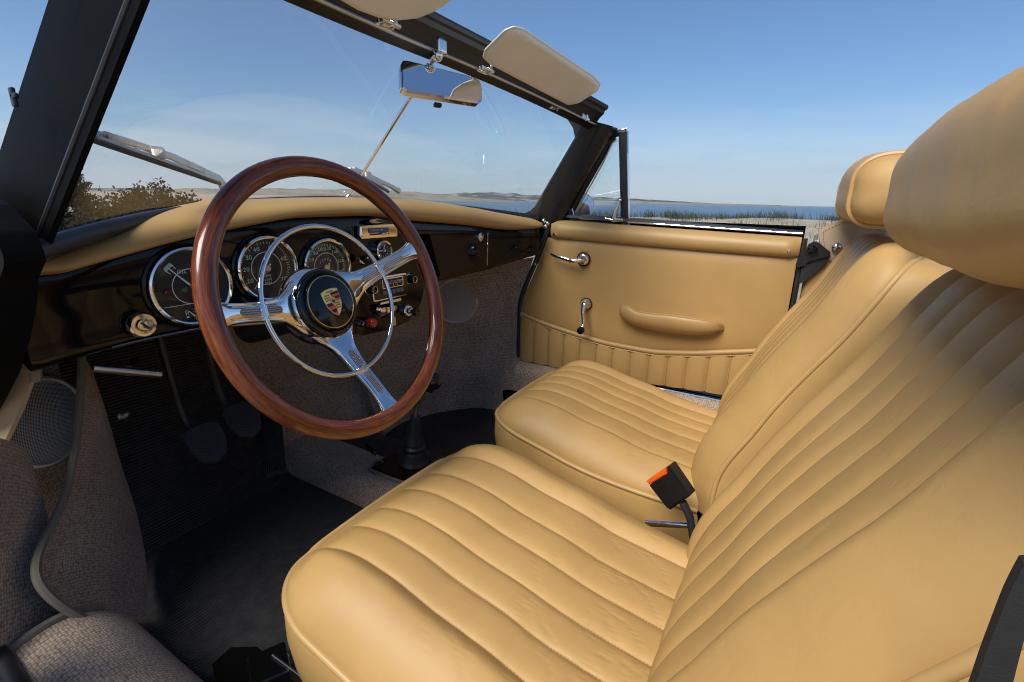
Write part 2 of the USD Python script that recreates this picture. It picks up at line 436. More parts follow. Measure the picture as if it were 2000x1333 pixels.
def knots(rows):
    """(px, py, y) rows -> interpolators y(x), z(x) of the line through those points."""
    P = np.array([at(a, b, y=y) for a, b, y in rows])
    P = P[np.argsort(P[:, 0])]
    return PchipInterpolator(P[:, 0], P[:, 1], extrapolate=True), PchipInterpolator(P[:, 0], P[:, 2], extrapolate=True), P[0, 0], P[-1, 0]


lip_y, lip_z, lx0, lx1 = knots([(130, 535, .80), (250, 500, .80), (380, 465, .80), (480, 444, .80), (600, 425, .80), (700, 422, .80), (820, 432, .80),
                                (905, 439, .79), (1018, 449, .748), (1058, 447, .714)])
cr_y, cr_z, _, _ = knots([(112, 463, .87), (200, 437, .885), (300, 412, .89), (400, 396, .9), (500, 389, .9), (600, 386, .9), (700, 386, .9), (760, 388, .9),
                          (830, 394, .9), (900, 406, .885), (1000, 422, .80), (1052, 430, .735)])

# windscreen: lower and upper edges over x
HW = 0.60


def gl_bot(x):
    e = np.abs(x) / HW
    return np.stack([x, .958 - .205 * e ** 2.6, .924 - .046 * e ** 2], -1)


def gl_top(x):
    e = np.abs(x) / HW
    return np.stack([x * .965, .705 - .10 * e ** 2, 1.202 - np.where(x > 0, .055, .03) * e ** 2], -1)


def glass_at(px, py, off=0.0):
    """Where the line of sight meets the windscreen, moved off metres outwards (forward and up)."""
    d = ray(px, py)
    ts = np.linspace(.2, 2.2, 4001)
    P = CAM + ts[:, None] * d
    b, t = gl_bot(P[:, 0]), gl_top(P[:, 0] / .965)
    f = np.clip((P[:, 2] - b[:, 2]) / (t[:, 2] - b[:, 2]), -.3, 1.3)
    g = P[:, 1] - (b[:, 1] + f * (t[:, 1] - b[:, 1]))
    ok = np.nonzero((g[:-1] < 0) & (g[1:] >= 0) & (np.abs(P[:-1, 0]) < .66))[0]
    i = ok[0] if len(ok) else int(np.argmin(np.abs(g)))
    return P[i] + off * nrm(V(0.0, .6, .8))


ws = sub(CAR, 'windshield', 'curved one-piece windscreen in a black frame')
xs = np.linspace(-HW, HW, 60)
tt = np.linspace(0, 1, 16)
P = gl_bot(xs)[:, None] * (1 - tt)[None, :, None] + gl_top(xs)[:, None] * tt[None, :, None]
P[:, :, 1] += .018 * (4 * tt * (1 - tt))[None]
obj('pane', grid(P)[0], 'pane_glass', ws, smooth=True)
# black rubber seal along the lower edge
lo = gl_bot(np.linspace(-.665, .6, 64))
obj('lower_seal', tube(lo + V(0, -.002, -.004), .011, 10), 'black_rubber', ws)

# header rail
hx = np.linspace(-.60, .575, 40)
sec = [(.590, 1.160), (.574, 1.146), (.558, 1.139), (.548, 1.147), (.540, 1.150), (.528, 1.168), (.516, 1.178), (.512, 1.190), (.522, 1.199), (.560, 1.205), (.595, 1.190)]
dz = .050 - np.where(hx > 0, .060, .028) * (hx / .57) ** 2
dy = .125 - .10 * (hx / .57) ** 2
H = np.array([[(x, a + dy[i], b + dz[i]) for a, b in sec] for i, x in enumerate(hx)])
obj('header_rail', grid(H, closed_v=True)[0], 'black_satin', ws, smooth=25, label='black header rail along the top of the windscreen')
obj('header_strip', tube(H[:, 4] + V(0, -.004, .0), .0035, 8), 'dull_metal', ws)
obj('header_seal', tube(H[:, 7] + V(0, -.002, .004), .0075, 8), 'black_rubber', ws)

# pillars: a quadrilateral section between the front and the rear edge, carried down the pillar


def pillar(rear, front, s, name, label, th=1.0):
    """rear, front: (top, bottom) points of the inner edges; s: side (-1, 1)."""
    n = 24
    t = np.linspace(0, 1, n)[:, None]
    r = rear[0] * (1 - t) + rear[1] * t
    f = front[0] * (1 - t) + front[1] * t
    o = V(s, 0, 0)
    w = nrm(f - r)
    sec_ = [r, r + w * .012 + o * -.012, r * .7 + f * .3 + o * -.014, r * .62 + f * .38 + o * -.004, r * .35 + f * .65 + o * -.006, f - w * .010 - o * .004,
            f + o * .008 * th, f + o * .05 * th, r * .5 + f * .5 + o * .062 * th, r + o * .045 * th]
    P = np.stack(sec_, 1)
    m, _ = grid(P, closed_v=True)
    m.fix_normals()
    return obj(name, m, 'black_satin', ws, smooth=28, label=label)


def ext(a, b, k0, k1):
    return np.array([a + (b - a) * k0, a + (b - a) * k1])


lr = ext(at(280, 0, x=-.572), at(110, 430, x=-.625), -.45, 1.25)
lf = ext(at(92, 0, x=-.580), at(2, 280, x=-.615), -.7, 1.6)
k_ = np.linspace(0, 1, 24)[:, None]
r_, f_ = lr[0] * (1 - k_) + lr[1] * k_, lf[0] * (1 - k_) + lf[1] * k_
w_ = nrm(f_ - r_)
ox = V(1, 0, 0)
P = np.stack([r_ + ox * .006 + w_ * .002, r_ + w_ * .003, r_ + w_ * .018 - ox * .001, r_ + w_ * .022 + ox * .003, r_ * .6 + f_ * .4 - ox * .003, r_ * .2 + f_ * .8 - ox * .002, f_ - w_ * .003, f_ + ox * .006 - w_ * .004,
              f_ - w_ * .04 + ox * .02, r_ + w_ * .055 + ox * .018], 1)
m, _ = grid(P, closed_v=True); m.fix_normals()
obj('pillar', m, 'black_vinyl', ws, smooth=30, label='black pillar of the windscreen nearest the open driver door')
obj('pillar_seal', tube((r_ + w_ * .020 - ox * .001), .0032, 8), 'black_rubber', ws)
rr_ = ext(at(1191, 257, x=.585), at(1096, 434, x=.612), -.05, 1.02)
rf = ext(at(1124, 262, x=.580), at(1030, 424, x=.605), -.16, 1.04)
pillar(rr_, rf, 1, 'pillar', 'black pillar of the windscreen beside the quarter light')
# rounded corner gussets between pillar and header, pillar and sill (glass side, right)
for pts in ([(1060, 203), (1083, 213), (1104, 228), (1119, 250), (1124, 275), (1124, 300), (1160, 240), (1120, 200), (1090, 185)],
            [(1048, 400), (1036, 412), (1020, 419), (995, 423), (1030, 432), (1075, 440), (1062, 420)]):
    q = np.array([at(a, b, x=.588 if b < 350 else .606) for a, b in pts])
    obj('corner_gusset', prism(q[:, 1:], .02, (q[0, 0], 0, 0), V(0, 1, 0), V(0, 0, 1), V(1, 0, 0)), 'black_satin', ws)
# the clip on the outer edge of the near pillar
c = at(26, 190, x=-.63)
obj('pillar_clip', cat_(rbox((.004, .008, .018), .0015, c), rbox((.004, .013, .005), .0015, c + V(0, -.003, .001))), 'black_plastic', ws)

# ---- body: cowl, bonnet, wings, sills, floor pan, rear deck
body = sub(CAR, 'body', 'glossy black body shell')
xs = np.linspace(-.60, .60, 41)
ys = [0, .04, .15, .5, .9, 1.3, 1.6]
zs_ = [-.012, -.035, -.06, -.105, -.18, -.30, -.47]
C = np.array([[(x * (1 + .03 * k), gl_bot(x)[1] + 0.004 + yy_ * (1 - .18 * (x / .6) ** 2), gl_bot(x)[2] + zz_ - .03 * (x / .6) ** 2 * (yy_ / 1.6)) for k, (yy_, zz_) in enumerate(zip(ys, zs_))] for x in xs])
obj('bonnet', grid(C, flip=True)[0], 'black_paint', body, smooth=True)
for s in (-1, 1):
    yv = np.linspace(1.02, 2.35, 24)
    u = np.linspace(0, np.pi, 12)
    top = .80 + .05 * np.sin(np.pi * (yv - .6) / 2.0)
    half = .12 - .03 * (yv - .6) / 1.7
    P = np.array([[(s * (.70 + half[i] * -math.cos(a)), yv[i], top[i] - .10 + .10 * math.sin(a) - (.3 if j == 11 else 0)) for j, a in enumerate(u)] for i in range(24)])
    m, _ = grid(P); m.fix_normals()
    obj('wing', m, 'black_paint', body, smooth=True)
# outer skins below the belt: passenger side door skin, sill, rear wings, tail
obj('sill', rbox((.07, 1.3, .16), .015, (.685, .25, .29)), 'black_paint', body)
obj('sill', rbox((.05, 1.3, .14), .012, (-.715, .25, .275)), 'black_paint', body)
obj('floor_pan', rbox((1.36, 2.0, .03), .01, (0, .35, .165)), 'black_satin', body)
P = patch([[(x, y, .80 - .14 * (x / .72) ** 4 - .35 * ((y + .62) / 1.1) ** 2) for y in (-.52, -.8, -1.2, -1.7)] for x in np.linspace(-.72, .72, 7)], 30, 20)
m, _ = grid(P); m.fix_normals()
obj('rear_deck', m, 'black_paint', body, smooth=True)
obj('bulkhead', rbox((1.3, .03, .62), .01, (0, 1.42, .50)), 'black_satin', body)
# A-post below the near pillar and behind the far one
q = np.array([at(a, b, x=-.655) for a, b in [(-130, 320), (20, 400), (70, 452), (92, 505), (75, 545), (73, 590), (60, 660), (40, 725), (6, 790), (-30, 845), (-130, 850)]])
pg = sg.Polygon(q[:, 1:]).buffer(-.012, quad_segs=6).buffer(.012, quad_segs=6)
obj('door_post', prism(pg, .03, (-.685, 0, 0), V(0, 1, 0), V(0, 0, 1), V(1, 0, 0)), 'black_vinyl', body, label='black door post below the near pillar')
# wheels, out of the photograph's sight but carrying the body
for s in (-1, 1):
    for y in (1.55, -.55):
        obj('wheel', lathe([(.0, .04), (.10, .05), (.17, .03), (.19, .06), (.28, .065), (.31, .04), (.315, 0), (.31, -.06), (.19, -.07)], (s * .64, y, .315), (s, 0, 0), 40), 'black_rubber', body)

# ---- dashboard
dash = sub(CAR, 'dashboard', 'glossy black dashboard under the padded tan top')
xs = np.linspace(-.645, lx1 + .012, 90)
zbot = PchipInterpolator([-.66, -.5, -.2, .2, .39, .50, .60], [.710, .722, .722, .724, .736, .752, .772])
F = []
for x in xs:
    yl, zl, zb = float(lip_y(np.clip(x, lx0, lx1))), float(lip_z(np.clip(x, lx0, lx1))), float(zbot(x))
    F.append([(x, yl + .05, zl + .012), (x, yl + .017, zl + .006), (x, yl + .013, zl - .010), (x, yl + .012, zl * .6 + zb * .4), (x, yl + .012, zb + .02), (x, yl + .010, zb + .006),
              (x, yl + .013, zb - .001), (x, yl + .020, zb - .003), (x, yl + .045, zb + .006), (x, yl + .12, zb + .03)])
F = np.array(F)
F = np.stack([spline(F[i], 26) for i in range(len(xs))], 0)
obj('panel', grid(F)[0], 'black_paint', dash, smooth=True, label='glossy black steel dashboard panel')
obj('lower_edge_strip', tube(np.array([(x, float(lip_y(np.clip(x, lx0, lx1))) + .010, float(zbot(x)) + .001) for x in np.linspace(-.56, -.44, 12)]), .0022, 8), 'dark_metal', dash)
# padded top
xs = np.linspace(-.645, lx1 + .006, 110)
Pd = []
for x in xs:
    yl, zl = float(lip_y(np.clip(x, lx0, lx1))), float(lip_z(np.clip(x, lx0, lx1)))
    yc, zc = float(cr_y(np.clip(x, -.60, .575))), float(cr_z(np.clip(x, -.60, .575)))
    gb = gl_bot(np.array(x))
    yb = max(gb[1] - .008, yl + .05)
    zc = max(zc, zl + .022)
    k = zc - zl
    e = min(1.0, max(0.0, (lx1 + .006 - x) / .02)) ** .5
    pts = np.array([(x, yl + .030, zl + .002), (x, yl + .010, zl - .0005), (x, yl - .006, zl + .004), (x, yl - .017, zl + .24 * k), (x, yl - .014, zl + .50 * k), (x, yl + .004, zl + .78 * k),
                    (x, yl * .60 + yc * .40, zl + .95 * k), (x, yc, zc), (x, yb, max(zc - .002, gb[2] - .004))])
    mid = pts.mean(0)
    Pd.append(spline(mid + (pts - mid) * (.35 + .65 * e), 36))
Pd = np.array(Pd)
m, uv = grid(Pd)
obj('padded_top', m, 'tan_leather', dash, uv=uv, label='tan leather padded roll along the top of the dashboard')
obj('pad_end', cat_(*[ball(.008, at(a, b, x=.60), 2) for a, b in ((1062, 432), (1070, 437), (1066, 443))]), 'chrome', dash)
# glove box lid (drawn round with a gap), its latch and the upright chrome strip
q = np.array([at(a, b, y=.797) for a, b in [(836, 458), (944, 452), (946, 519), (858, 541)]])
gl = sg.Polygon(q[:, [0, 2]]).buffer(-.006).buffer(.006)
obj('glovebox_lid', prism(gl, .012, (0, .806, 0), Xd, Yd, Nd, bevel=.002), 'black_paint', dash)
a, b = at(953, 455, y=.788), at(951, 519, y=.788)
obj('chrome_strip', tube([a, (a + b) / 2, b], .0022, 8), 'chrome', dash)
o = at(938, 463, y=.79)
obj('glovebox_latch', lathe([(0, .008), (.005, .008), (.006, .006), (.009, .005), (.0125, .003), (.013, 0), (.013, -.006)], o, Nd, 24), 'chrome', dash)

# ---- gauges


def dial_point(c, r, deg):
    return c + r * (math.cos(math.radians(deg)) * Xd + math.sin(math.radians(deg)) * Yd)


def ticks(c, r0, r1, degs, w, z=.0):
    ms = []
    for d in degs:
        p, q = dial_point(c, r0, d), dial_point(c, r1, d)
        ax = nrm(q - p)
        ms.append(trimesh.Trimesh(trimesh.creation.box((np.linalg.norm(q - p), w, .0004)).vertices @ np.array([ax, np.cross(Nd, ax), Nd]) + (p + q) / 2 + Nd * z, trimesh.creation.box((1, 1, 1)).faces))
    return cat_(*ms)


def gauge(px, py, R, label, name='gauge'):
    c = at(px, py, y=.806)
    g = sub(CAR, name, label)
    obj('bezel', lathe([(R + .003, -.012), (R + .003, .000), (R + .0018, .0045), (R - .001, .006), (R - .0032, .005), (R - .0042, .002), (R - .0042, -.006)], c, Nd, 64), 'chrome', g)
    obj('bezel_collar', lathe([(R + .007, -.012), (R + .0075, -.003), (R + .004, -.001), (R + .0035, -.012)], c, Nd, 64), 'black_paint', g)
    obj('dial_face', lathe([(0, -.004), (R - .0035, -.004), (R - .0035, -.007)], c, Nd, 48), 'dial_black', g)
    obj('dial_glass', lathe([(0, .0042), (R * .5, .0038), (R - .0035, .003)], c, Nd, 48), 'dial_glass', g, smooth=True)
    return g, c + Nd * -.0036


def ring(c, r, w=.0006):
    return lathe([(r - w, 0), (r - w, .0004), (r + w, .0004), (r + w, 0)], c, Nd, 56)


def needle(g, c, deg, L, tail, hub=.007, colour='dial_white'):
    a = math.radians(deg)
    d = math.cos(a) * Xd + math.sin(a) * Yd
    s = np.cross(Nd, d)
    obj('needle', prism([(-tail, -.0014), (-tail * .5, -.002), (0, -.0016), (L, -.0004), (L, .0004), (0, .0016), (-tail * .5, .002), (-tail, .0014)], .0008, c + Nd * .0022, d, s, Nd), colour, g)
    obj('needle_hub', lathe([(0, .005), (hub * .7, .0048), (hub, .003), (hub, 0)], c, Nd, 24), 'dull_metal', g)


R_ = .055
# rev counter
g, c = gauge(523.5, 525, R_, 'rev counter with green numerals, in the middle of the three large round gauges')
ang = {10: 209, 20: 177, 30: 145, 40: 114, 50: 70, 60: 23, 70: -36}
obj('dial_lettering', cat_(*[place_text(str(k), .0068, dial_point(c, .0375, a), Xd, Yd, Nd) for k, a in ang.items()],
                           place_text('UPM', .0044, c + Yd * -.013, Xd, Yd, Nd), place_text('x100', .0044, c + Yd * -.0195, Xd, Yd, Nd), place_text('RPM', .0044, c + Yd * -.026, Xd, Yd, Nd)), 'dial_green', g)
obj('dial_print', cat_(ticks(c, .0425, .0465, [130, 122, 106, 98, 90, 82, 76, 64, 58, 52, 46, 40, 34, 28], .0007), ticks(c, .040, .0465, [16, 9, 3, -3, -9, -15, -21, -27, -31, -35], .0009),
                       ticks(c, .0445, .046, [209, 193, 177, 161, 145], .0014)), 'dial_green', g)
obj('dial_ring', ring(c, .0285), 'dial_white', g)
obj('red_mark', ticks(c, .041, .0465, [21.5, 23, 24.5], .0016), 'crest_red', g)
needle(g, c, 229, .044, .010)
# speedometer
g, c = gauge(640, 523, R_, 'speedometer with an odometer window, the large round gauge nearest the clock')
ang = {20: 211, 40: 181, 60: 151, 80: 127, 100: 104, 120: 79, 140: 51, 160: 15, 180: -18}
obj('dial_lettering', cat_(*[place_text(str(k), .0062, dial_point(c, .0375, a), Xd, Yd, Nd) for k, a in ang.items()], place_text('km/h', .004, c + Yd * -.016, Xd, Yd, Nd)), 'dial_green', g)
obj('dial_print', cat_(ticks(c, .0425, .0465, np.linspace(211, -30, 49)[1::2], .0007), ticks(c, .0415, .0465, np.linspace(211, -30, 25), .001)), 'dial_green', g)
obj('dial_ring', ring(c, .0285), 'dial_white', g)
obj('odometer_lettering', cat_(*[place_text(ch, .0042, dial_point(c, .0165, a), Xd, Yd, Nd) for ch, a in zip('12628', (140, 118, 96, 74, 52))]), 'dial_white', g)
needle(g, c, 232, .044, .010)
# combined gauge at the door side
g, c = gauge(376, 560, .059, 'combined oil and fuel gauge with two warning lights, the large round gauge nearest the driver door')
obj('dial_lettering', cat_(place_text('OIL', .0058, c + V(-.010, 0, .024), Xd, Yd, Nd), place_text('R', .007, c + V(-.012, 0, -.040), Xd, Yd, Nd), place_text('1/2', .006, c + V(.004, 0, -.038), Xd, Yd, Nd),
                           place_text('1/1', .006, c + V(.022, 0, -.036), Xd, Yd, Nd)), 'dial_green', g)
obj('dial_ring', ring(c, .027), 'dial_white', g)
obj('dial_print', cat_(ticks(c, .034, .044, [140, 131, 122], .0009), trimesh.Trimesh(*(lambda b: (b.vertices + c + V(0, -.0003, -.027), b.faces))(trimesh.creation.box((.085, .0005, .0008)))),
                       trimesh.Trimesh(*(lambda b: (b.vertices + c + V(-.012, -.0003, -.047), b.faces))(trimesh.creation.box((.004, .0005, .003))))), 'dial_white', g)
obj('green_sector', ticks(c, .040, .046, [125, 128, 131, 134, 137], .003), 'dial_green', g)
for dx, mt in ((-.034, 'lamp_red'), (-.010, 'lamp_green'), (.030, 'lamp_red')):
    obj('warning_lamp', lathe([(0, .003), (.003, .0026), (.005, .001), (.0054, 0)], c + V(dx, 0, -.004), Nd, 20), mt, g)
needle(g, c + V(0, 0, -.050), 130, .016, .004, .004)
needle(g, c, 133, .046, .006, .004)
# clock
ck = at(749, 490, y=.80)
g = sub(CAR, 'clock', 'small round dashboard clock with chrome rim')
rc = .0235
obj('bezel', lathe([(rc + .001, -.012), (rc, .004), (rc - .002, .006), (rc - .005, .0045), (rc - .0055, -.002)], ck, Nd, 48), 'chrome', g)
obj('dial_face', lathe([(0, -.001), (rc - .005, -.001), (rc - .005, -.004)], ck, Nd, 40), 'dial_black', g)
cc = ck + Nd * -.0006
obj('dial_lettering', cat_(*[place_text(str(h), .0046, dial_point(cc, .0135, 90 - 30 * h), Xd, Yd, Nd) for h in (1, 2, 3, 4, 5, 6, 7, 8, 9, 10, 11, 12) if h != 9]), 'dial_green', g)
obj('dial_print', ticks(cc, .0162, .0178, np.arange(0, 360, 12), .0006), 'dial_green', g)
for d, L in ((76, .014), (178, .0165)):
    a = math.radians(d)
    u = math.cos(a) * Xd + math.sin(a) * Yd
    obj('hand', prism([(-.003, -.0008), (L * .7, -.0013), (L, 0), (L * .7, .0013), (-.003, .0008)], .0006, cc + Nd * .001, u, np.cross(Nd, u), Nd), 'dial_white', g)
obj('hand_hub', lathe([(0, .006), (.0025, .0055), (.003, 0)], cc, Nd, 16), 'chrome', g)

# ---- switches on the dashboard


def knob(name, px, py, y, prof, material, label=None, parent=None, d=Nd):
    return obj(name, lathe(prof, at(px, py, y=y), d, 28), material, parent or CAR, label=label)


ig = sub(CAR, 'ignition_switch', 'round chrome ignition lock low on the dashboard')
o = at(275, 634, y=.806)
obj('lock_ring', lathe([(.019, 0), (.019, .006), (.016, .010), (.012, .010), (.0115, .006), (.010, .006), (.009, .012), (.0, .013)], o, Nd, 36), 'chrome', ig)
obj('key_slot', rbox((.003, .002, .013), .0008, o + Nd * .0135, axes=[nrm(V(1, 0, .8)), V(0, 1, 0), nrm(V(-.8, 0, 1))]), 'dial_black', ig)
obj('key_bow', cat_(tube([o + Nd * .013 + .0055 * V(math.cos(a), 0, math.sin(a)) + V(.002, 0, .002) for a in np.linspace(0, 6.0, 18)], .0013, 6)), 'dull_metal', ig)
knob('switch_knob', 706, 509, .80, [(.009, 0), (.010, .004), (.008, .008), (.0055, .010), (.0055, .016)], 'chrome', 'chrome ringed switch beside the speedometer')
knob('switch_knob', 713, 506, .785, [(.0055, -.01), (.007, .0), (.0085, .006), (.0085, .012), (.006, .016), (0, .0165)], 'gloss_plastic', 'black knob beside the clock')

# heater slide plate and map light under the pad
q = np.array([at(a, b, y=.797) for a, b in [(704, 442), (772, 438), (777, 441), (777, 462), (708, 467), (704, 462)]])
hp = sub(CAR, 'heater_slide', 'chrome slide control plate under the padded dash top')
pg = sg.Polygon(q[:, [0, 2]])
obj('plate', prism(pg.buffer(.0), .010, (0, .806, 0), Xd, Yd, Nd, bevel=.003), 'chrome', hp)
ctr = at(740, 452, y=.795)
obj('scale', rbox((.056, .002, .010), .0008, ctr + V(.0, -.0005, .002)), 'scale_blue', hp)
obj('slot', rbox((.052, .0018, .003), .0006, ctr + V(.002, -.0016, -.006)), 'dial_black', hp)
obj('slider', cat_(rbox((.016, .006, .004), .0012, ctr + V(.012, -.004, -.005)), tube([ctr + V(.012, -.004, -.005), ctr + V(.012, -.012, -.005)], .0025, 10)), 'chrome', hp)
obj('scale_print', cat_(*[rbox((.0008, .0006, .004), .0002, ctr + V(-.022 + .004 * k, -.002, .003), seg=1) for k in range(9)]), 'dial_white', hp)
q0 = at(738, 432, y=.80)
obj('map_light', ball(1.0, q0 + V(.0, -.002, .0), 3, (.027, .012, .008)), 'clear_lens', CAR, label='clear map light under the padded dash top')

# ---- centre pod with radio, ashtray, lighter and pull knobs
pod = sub(CAR, 'radio_pod', 'black pod below the dashboard carrying the radio')
q = np.array([at(a, b, y=.794) for a, b in [(690, 560), (688, 600), (668, 640), (682, 653), (712, 656), (765, 644), (803, 627), (821, 601), (828, 575), (831, 552), (818, 534), (790, 527), (700, 535)]])
obj('housing', prism(sg.Polygon(q[:, [0, 2]]).buffer(-.008).buffer(.008), .060, (0, .852, 0), Xd, Yd, Nd, bevel=.006), 'black_paint', pod)
rad = sub(CAR, 'radio', 'chrome framed push-button radio')
cw = at(757, 552, y=.789)
tilt = nrm(at(783, 547, y=.789) - at(733, 556, y=.789))
obj('chrome_frame', prism(rrect(.108, .052, .006), .012, cw + V(.002, .004, -.010), Xd, Yd, Nd, bevel=.002), 'chrome', rad)
obj('face', prism(rrect(.100, .045, .004), .003, cw + V(.002, -.008, -.010), Xd, Yd, Nd), 'gloss_plastic', rad)
obj('dial_window', prism(rrect(.062, .019, .002), .0022, cw + V(.003, -.0112, .001), Xd, Yd, Nd), 'dial_black', rad)
obj('window_rim', prism(rrect(.065, .022, .003).difference(rrect(.0615, .0185, .002)), .003, cw + V(.003, -.0110, .001), Xd, Yd, Nd), 'chrome', rad)
obj('dial_lettering', cat_(*[place_text(s, .0034, cw + V(.003 + x, -.0134, z), Xd, Yd, Nd) for s, x, z in (('54', -.025, .004), ('60', -.015, .004), ('70', -.004, .004), ('90', .006, .004), ('120', .017, .004), ('160', .0265, .004),
                                                                                                  ('U', -.027, -.005), ('M', -.012, -.005), ('K', .002, -.005), ('L', .014, -.005))],
                           *[rbox((.0009, .0005, .006), .0002, cw + V(.003 + x, -.0135, 0), seg=1) for x in (-.020, -.009, .001, .011, .022)]), 'dial_white', rad)
obj('tuning_line', rbox((.056, .0006, .0007), .0002, cw + V(.003, -.0136, -.0005), seg=1), 'dial_white', rad)
obj('tuning_needle', rbox((.001, .0006, .014), .0002, cw + V(.010, -.0139, 0), seg=1), 'crest_red', rad)
for k in range(5):
    b0 = cw + V(-.022 + .0125 * k, -.013, -.0185)
    bk = obj('push_button', prism(rrect(.0105, .0085, .0015), .008, b0 + V(0, .004, 0), Xd, Yd, Nd, bevel=.001), 'button_grey', rad)
for px, py in ((727, 566), (805, 546)):
    o = at(px, py, y=.782)
    obj('knob_collar', lathe([(.014, -.016), (.0145, -.012), (.012, -.010), (.010, -.009)], o, Nd, 32), 'chrome', rad)
    obj('tuning_knob', lathe([(.009, -.014), (.0095, .004), (.0085, .008), (.006, .0085), (.0055, .006), (0, .006)], o, Nd, 32), 'gloss_plastic', rad)
    obj('knob_ring', lathe([(.0075, .0083), (.0080, .0096), (.0068, .0096), (.0062, .0085)], o, Nd, 32), 'dull_metal', rad)
ash = sub(CAR, 'ashtray', 'chrome drawer ashtray under the radio')
o = at(760, 589, y=.789)
obj('ashtray_lid', rbox((.066, .016, .009), .003, o), 'chrome', ash)
o2 = at(753, 606, y=.786)
u = np.linspace(-1, 1, 26)
P = np.array([[(x * .030 * (1 - .25 * t ** 2), -.020 * math.sqrt(max(0, 1 - x * x)) * (1 - .8 * t ** 3) - .002, .011 - .026 * t + .0 * x) for t in np.linspace(0, 1, 10)] for x in u]) + o2
m, _ = grid(P); m.fix_normals()
obj('ashtray_bowl', m, 'chrome', ash, smooth=True)
obj('ashtray_clip', rbox((.010, .004, .022), .002, at(770, 628, y=.79)), 'dull_metal', ash)
cl = sub(CAR, 'cigar_lighter', 'chrome cigar lighter with a black knob')
o = at(795, 607, y=.788)
obj('socket', lathe([(.0145, -.004), (.0145, .004), (.012, .007), (.010, .007), (.0095, .003), (.007, .003), (.006, .012), (.004, .014)], o, Nd, 32), 'chrome', cl)
obj('pull_knob', lathe([(.004, .010), (.005, .018), (.0095, .022), (.0105, .028), (.009, .033), (0, .034)], o, Nd, 28), 'gloss_plastic', cl)
wk = sub(CAR, 'warning_knob', 'round red plastic pull knob')
o = at(722, 630, y=.782)
obj('red_knob', lathe([(.004, -.012), (.005, -.002), (.009, 0), (.0105, .005), (.0108, .010), (.009, .014), (.0085, .0135), (.004, .0145), (0, .0148)], o, Nd, 36), 'knob_red', wk)
pk = sub(CAR, 'pull_switch', 'small chrome pull switch beside the red knob')
o = at(704, 632, y=.786)
obj('chrome_knob', lathe([(.007, -.006), (.0075, .002), (.0055, .005), (.005, .011), (.006, .013), (.005, .016), (0, .017)], o, Nd, 28), 'chrome', pk)
obj('black_cap', lathe([(.0045, .014), (.0055, .018), (.004, .022), (0, .0225)], o, Nd, 24), 'gloss_plastic', pk)

# ---- steering wheel (u, v lie in its plane, h rises out of it towards the driver)
WC = CAM + V(.49669, .57951, -.14562)
RK = 0.315
wn = V(0, -math.cos(RK), math.sin(RK)); wu = V(1, 0, 0); wv = np.cross(wn, wu)


def wp(a, b, h=0.0):
    return WC + np.multiply.outer(np.asarray(a, float), wu) + np.multiply.outer(np.asarray(b, float), wv) + np.multiply.outer(np.asarray(h, float), wn)


sw = sub(CAR, 'steering_wheel', 'wood rimmed steering wheel with three polished spokes and chrome horn ring')
RR, RT = .1965, .0138
t = np.linspace(0, 2 * np.pi, 193)
s = np.linspace(0, 2 * np.pi, 25)
P = np.zeros((len(t), len(s), 3))
uv = np.zeros((len(t), len(s), 2))
for i, a in enumerate(t):
    fing = 1 + .018 * math.cos(36 * a)                   # faint finger grips on the back
    for j, b in enumerate(s):
        rr = RT * (fing if math.sin(b) < -.3 else 1.0)
        rad = RR + rr * math.cos(b)
        P[i, j] = wp(rad * math.cos(a), rad * math.sin(a), rr * math.sin(b) * .96)
        uv[i, j] = (a * RR, b * RT)
m, _ = grid(P, flip=False)
obj('rim', m, 'mahogany', sw, uv=uv.reshape(-1, 2))
obj('rim_core', tube(wp(.1842 * np.cos(t[:-1]), .1842 * np.sin(t[:-1]), -.0015), .0022, 8, closed=True), 'gloss_plastic', sw)


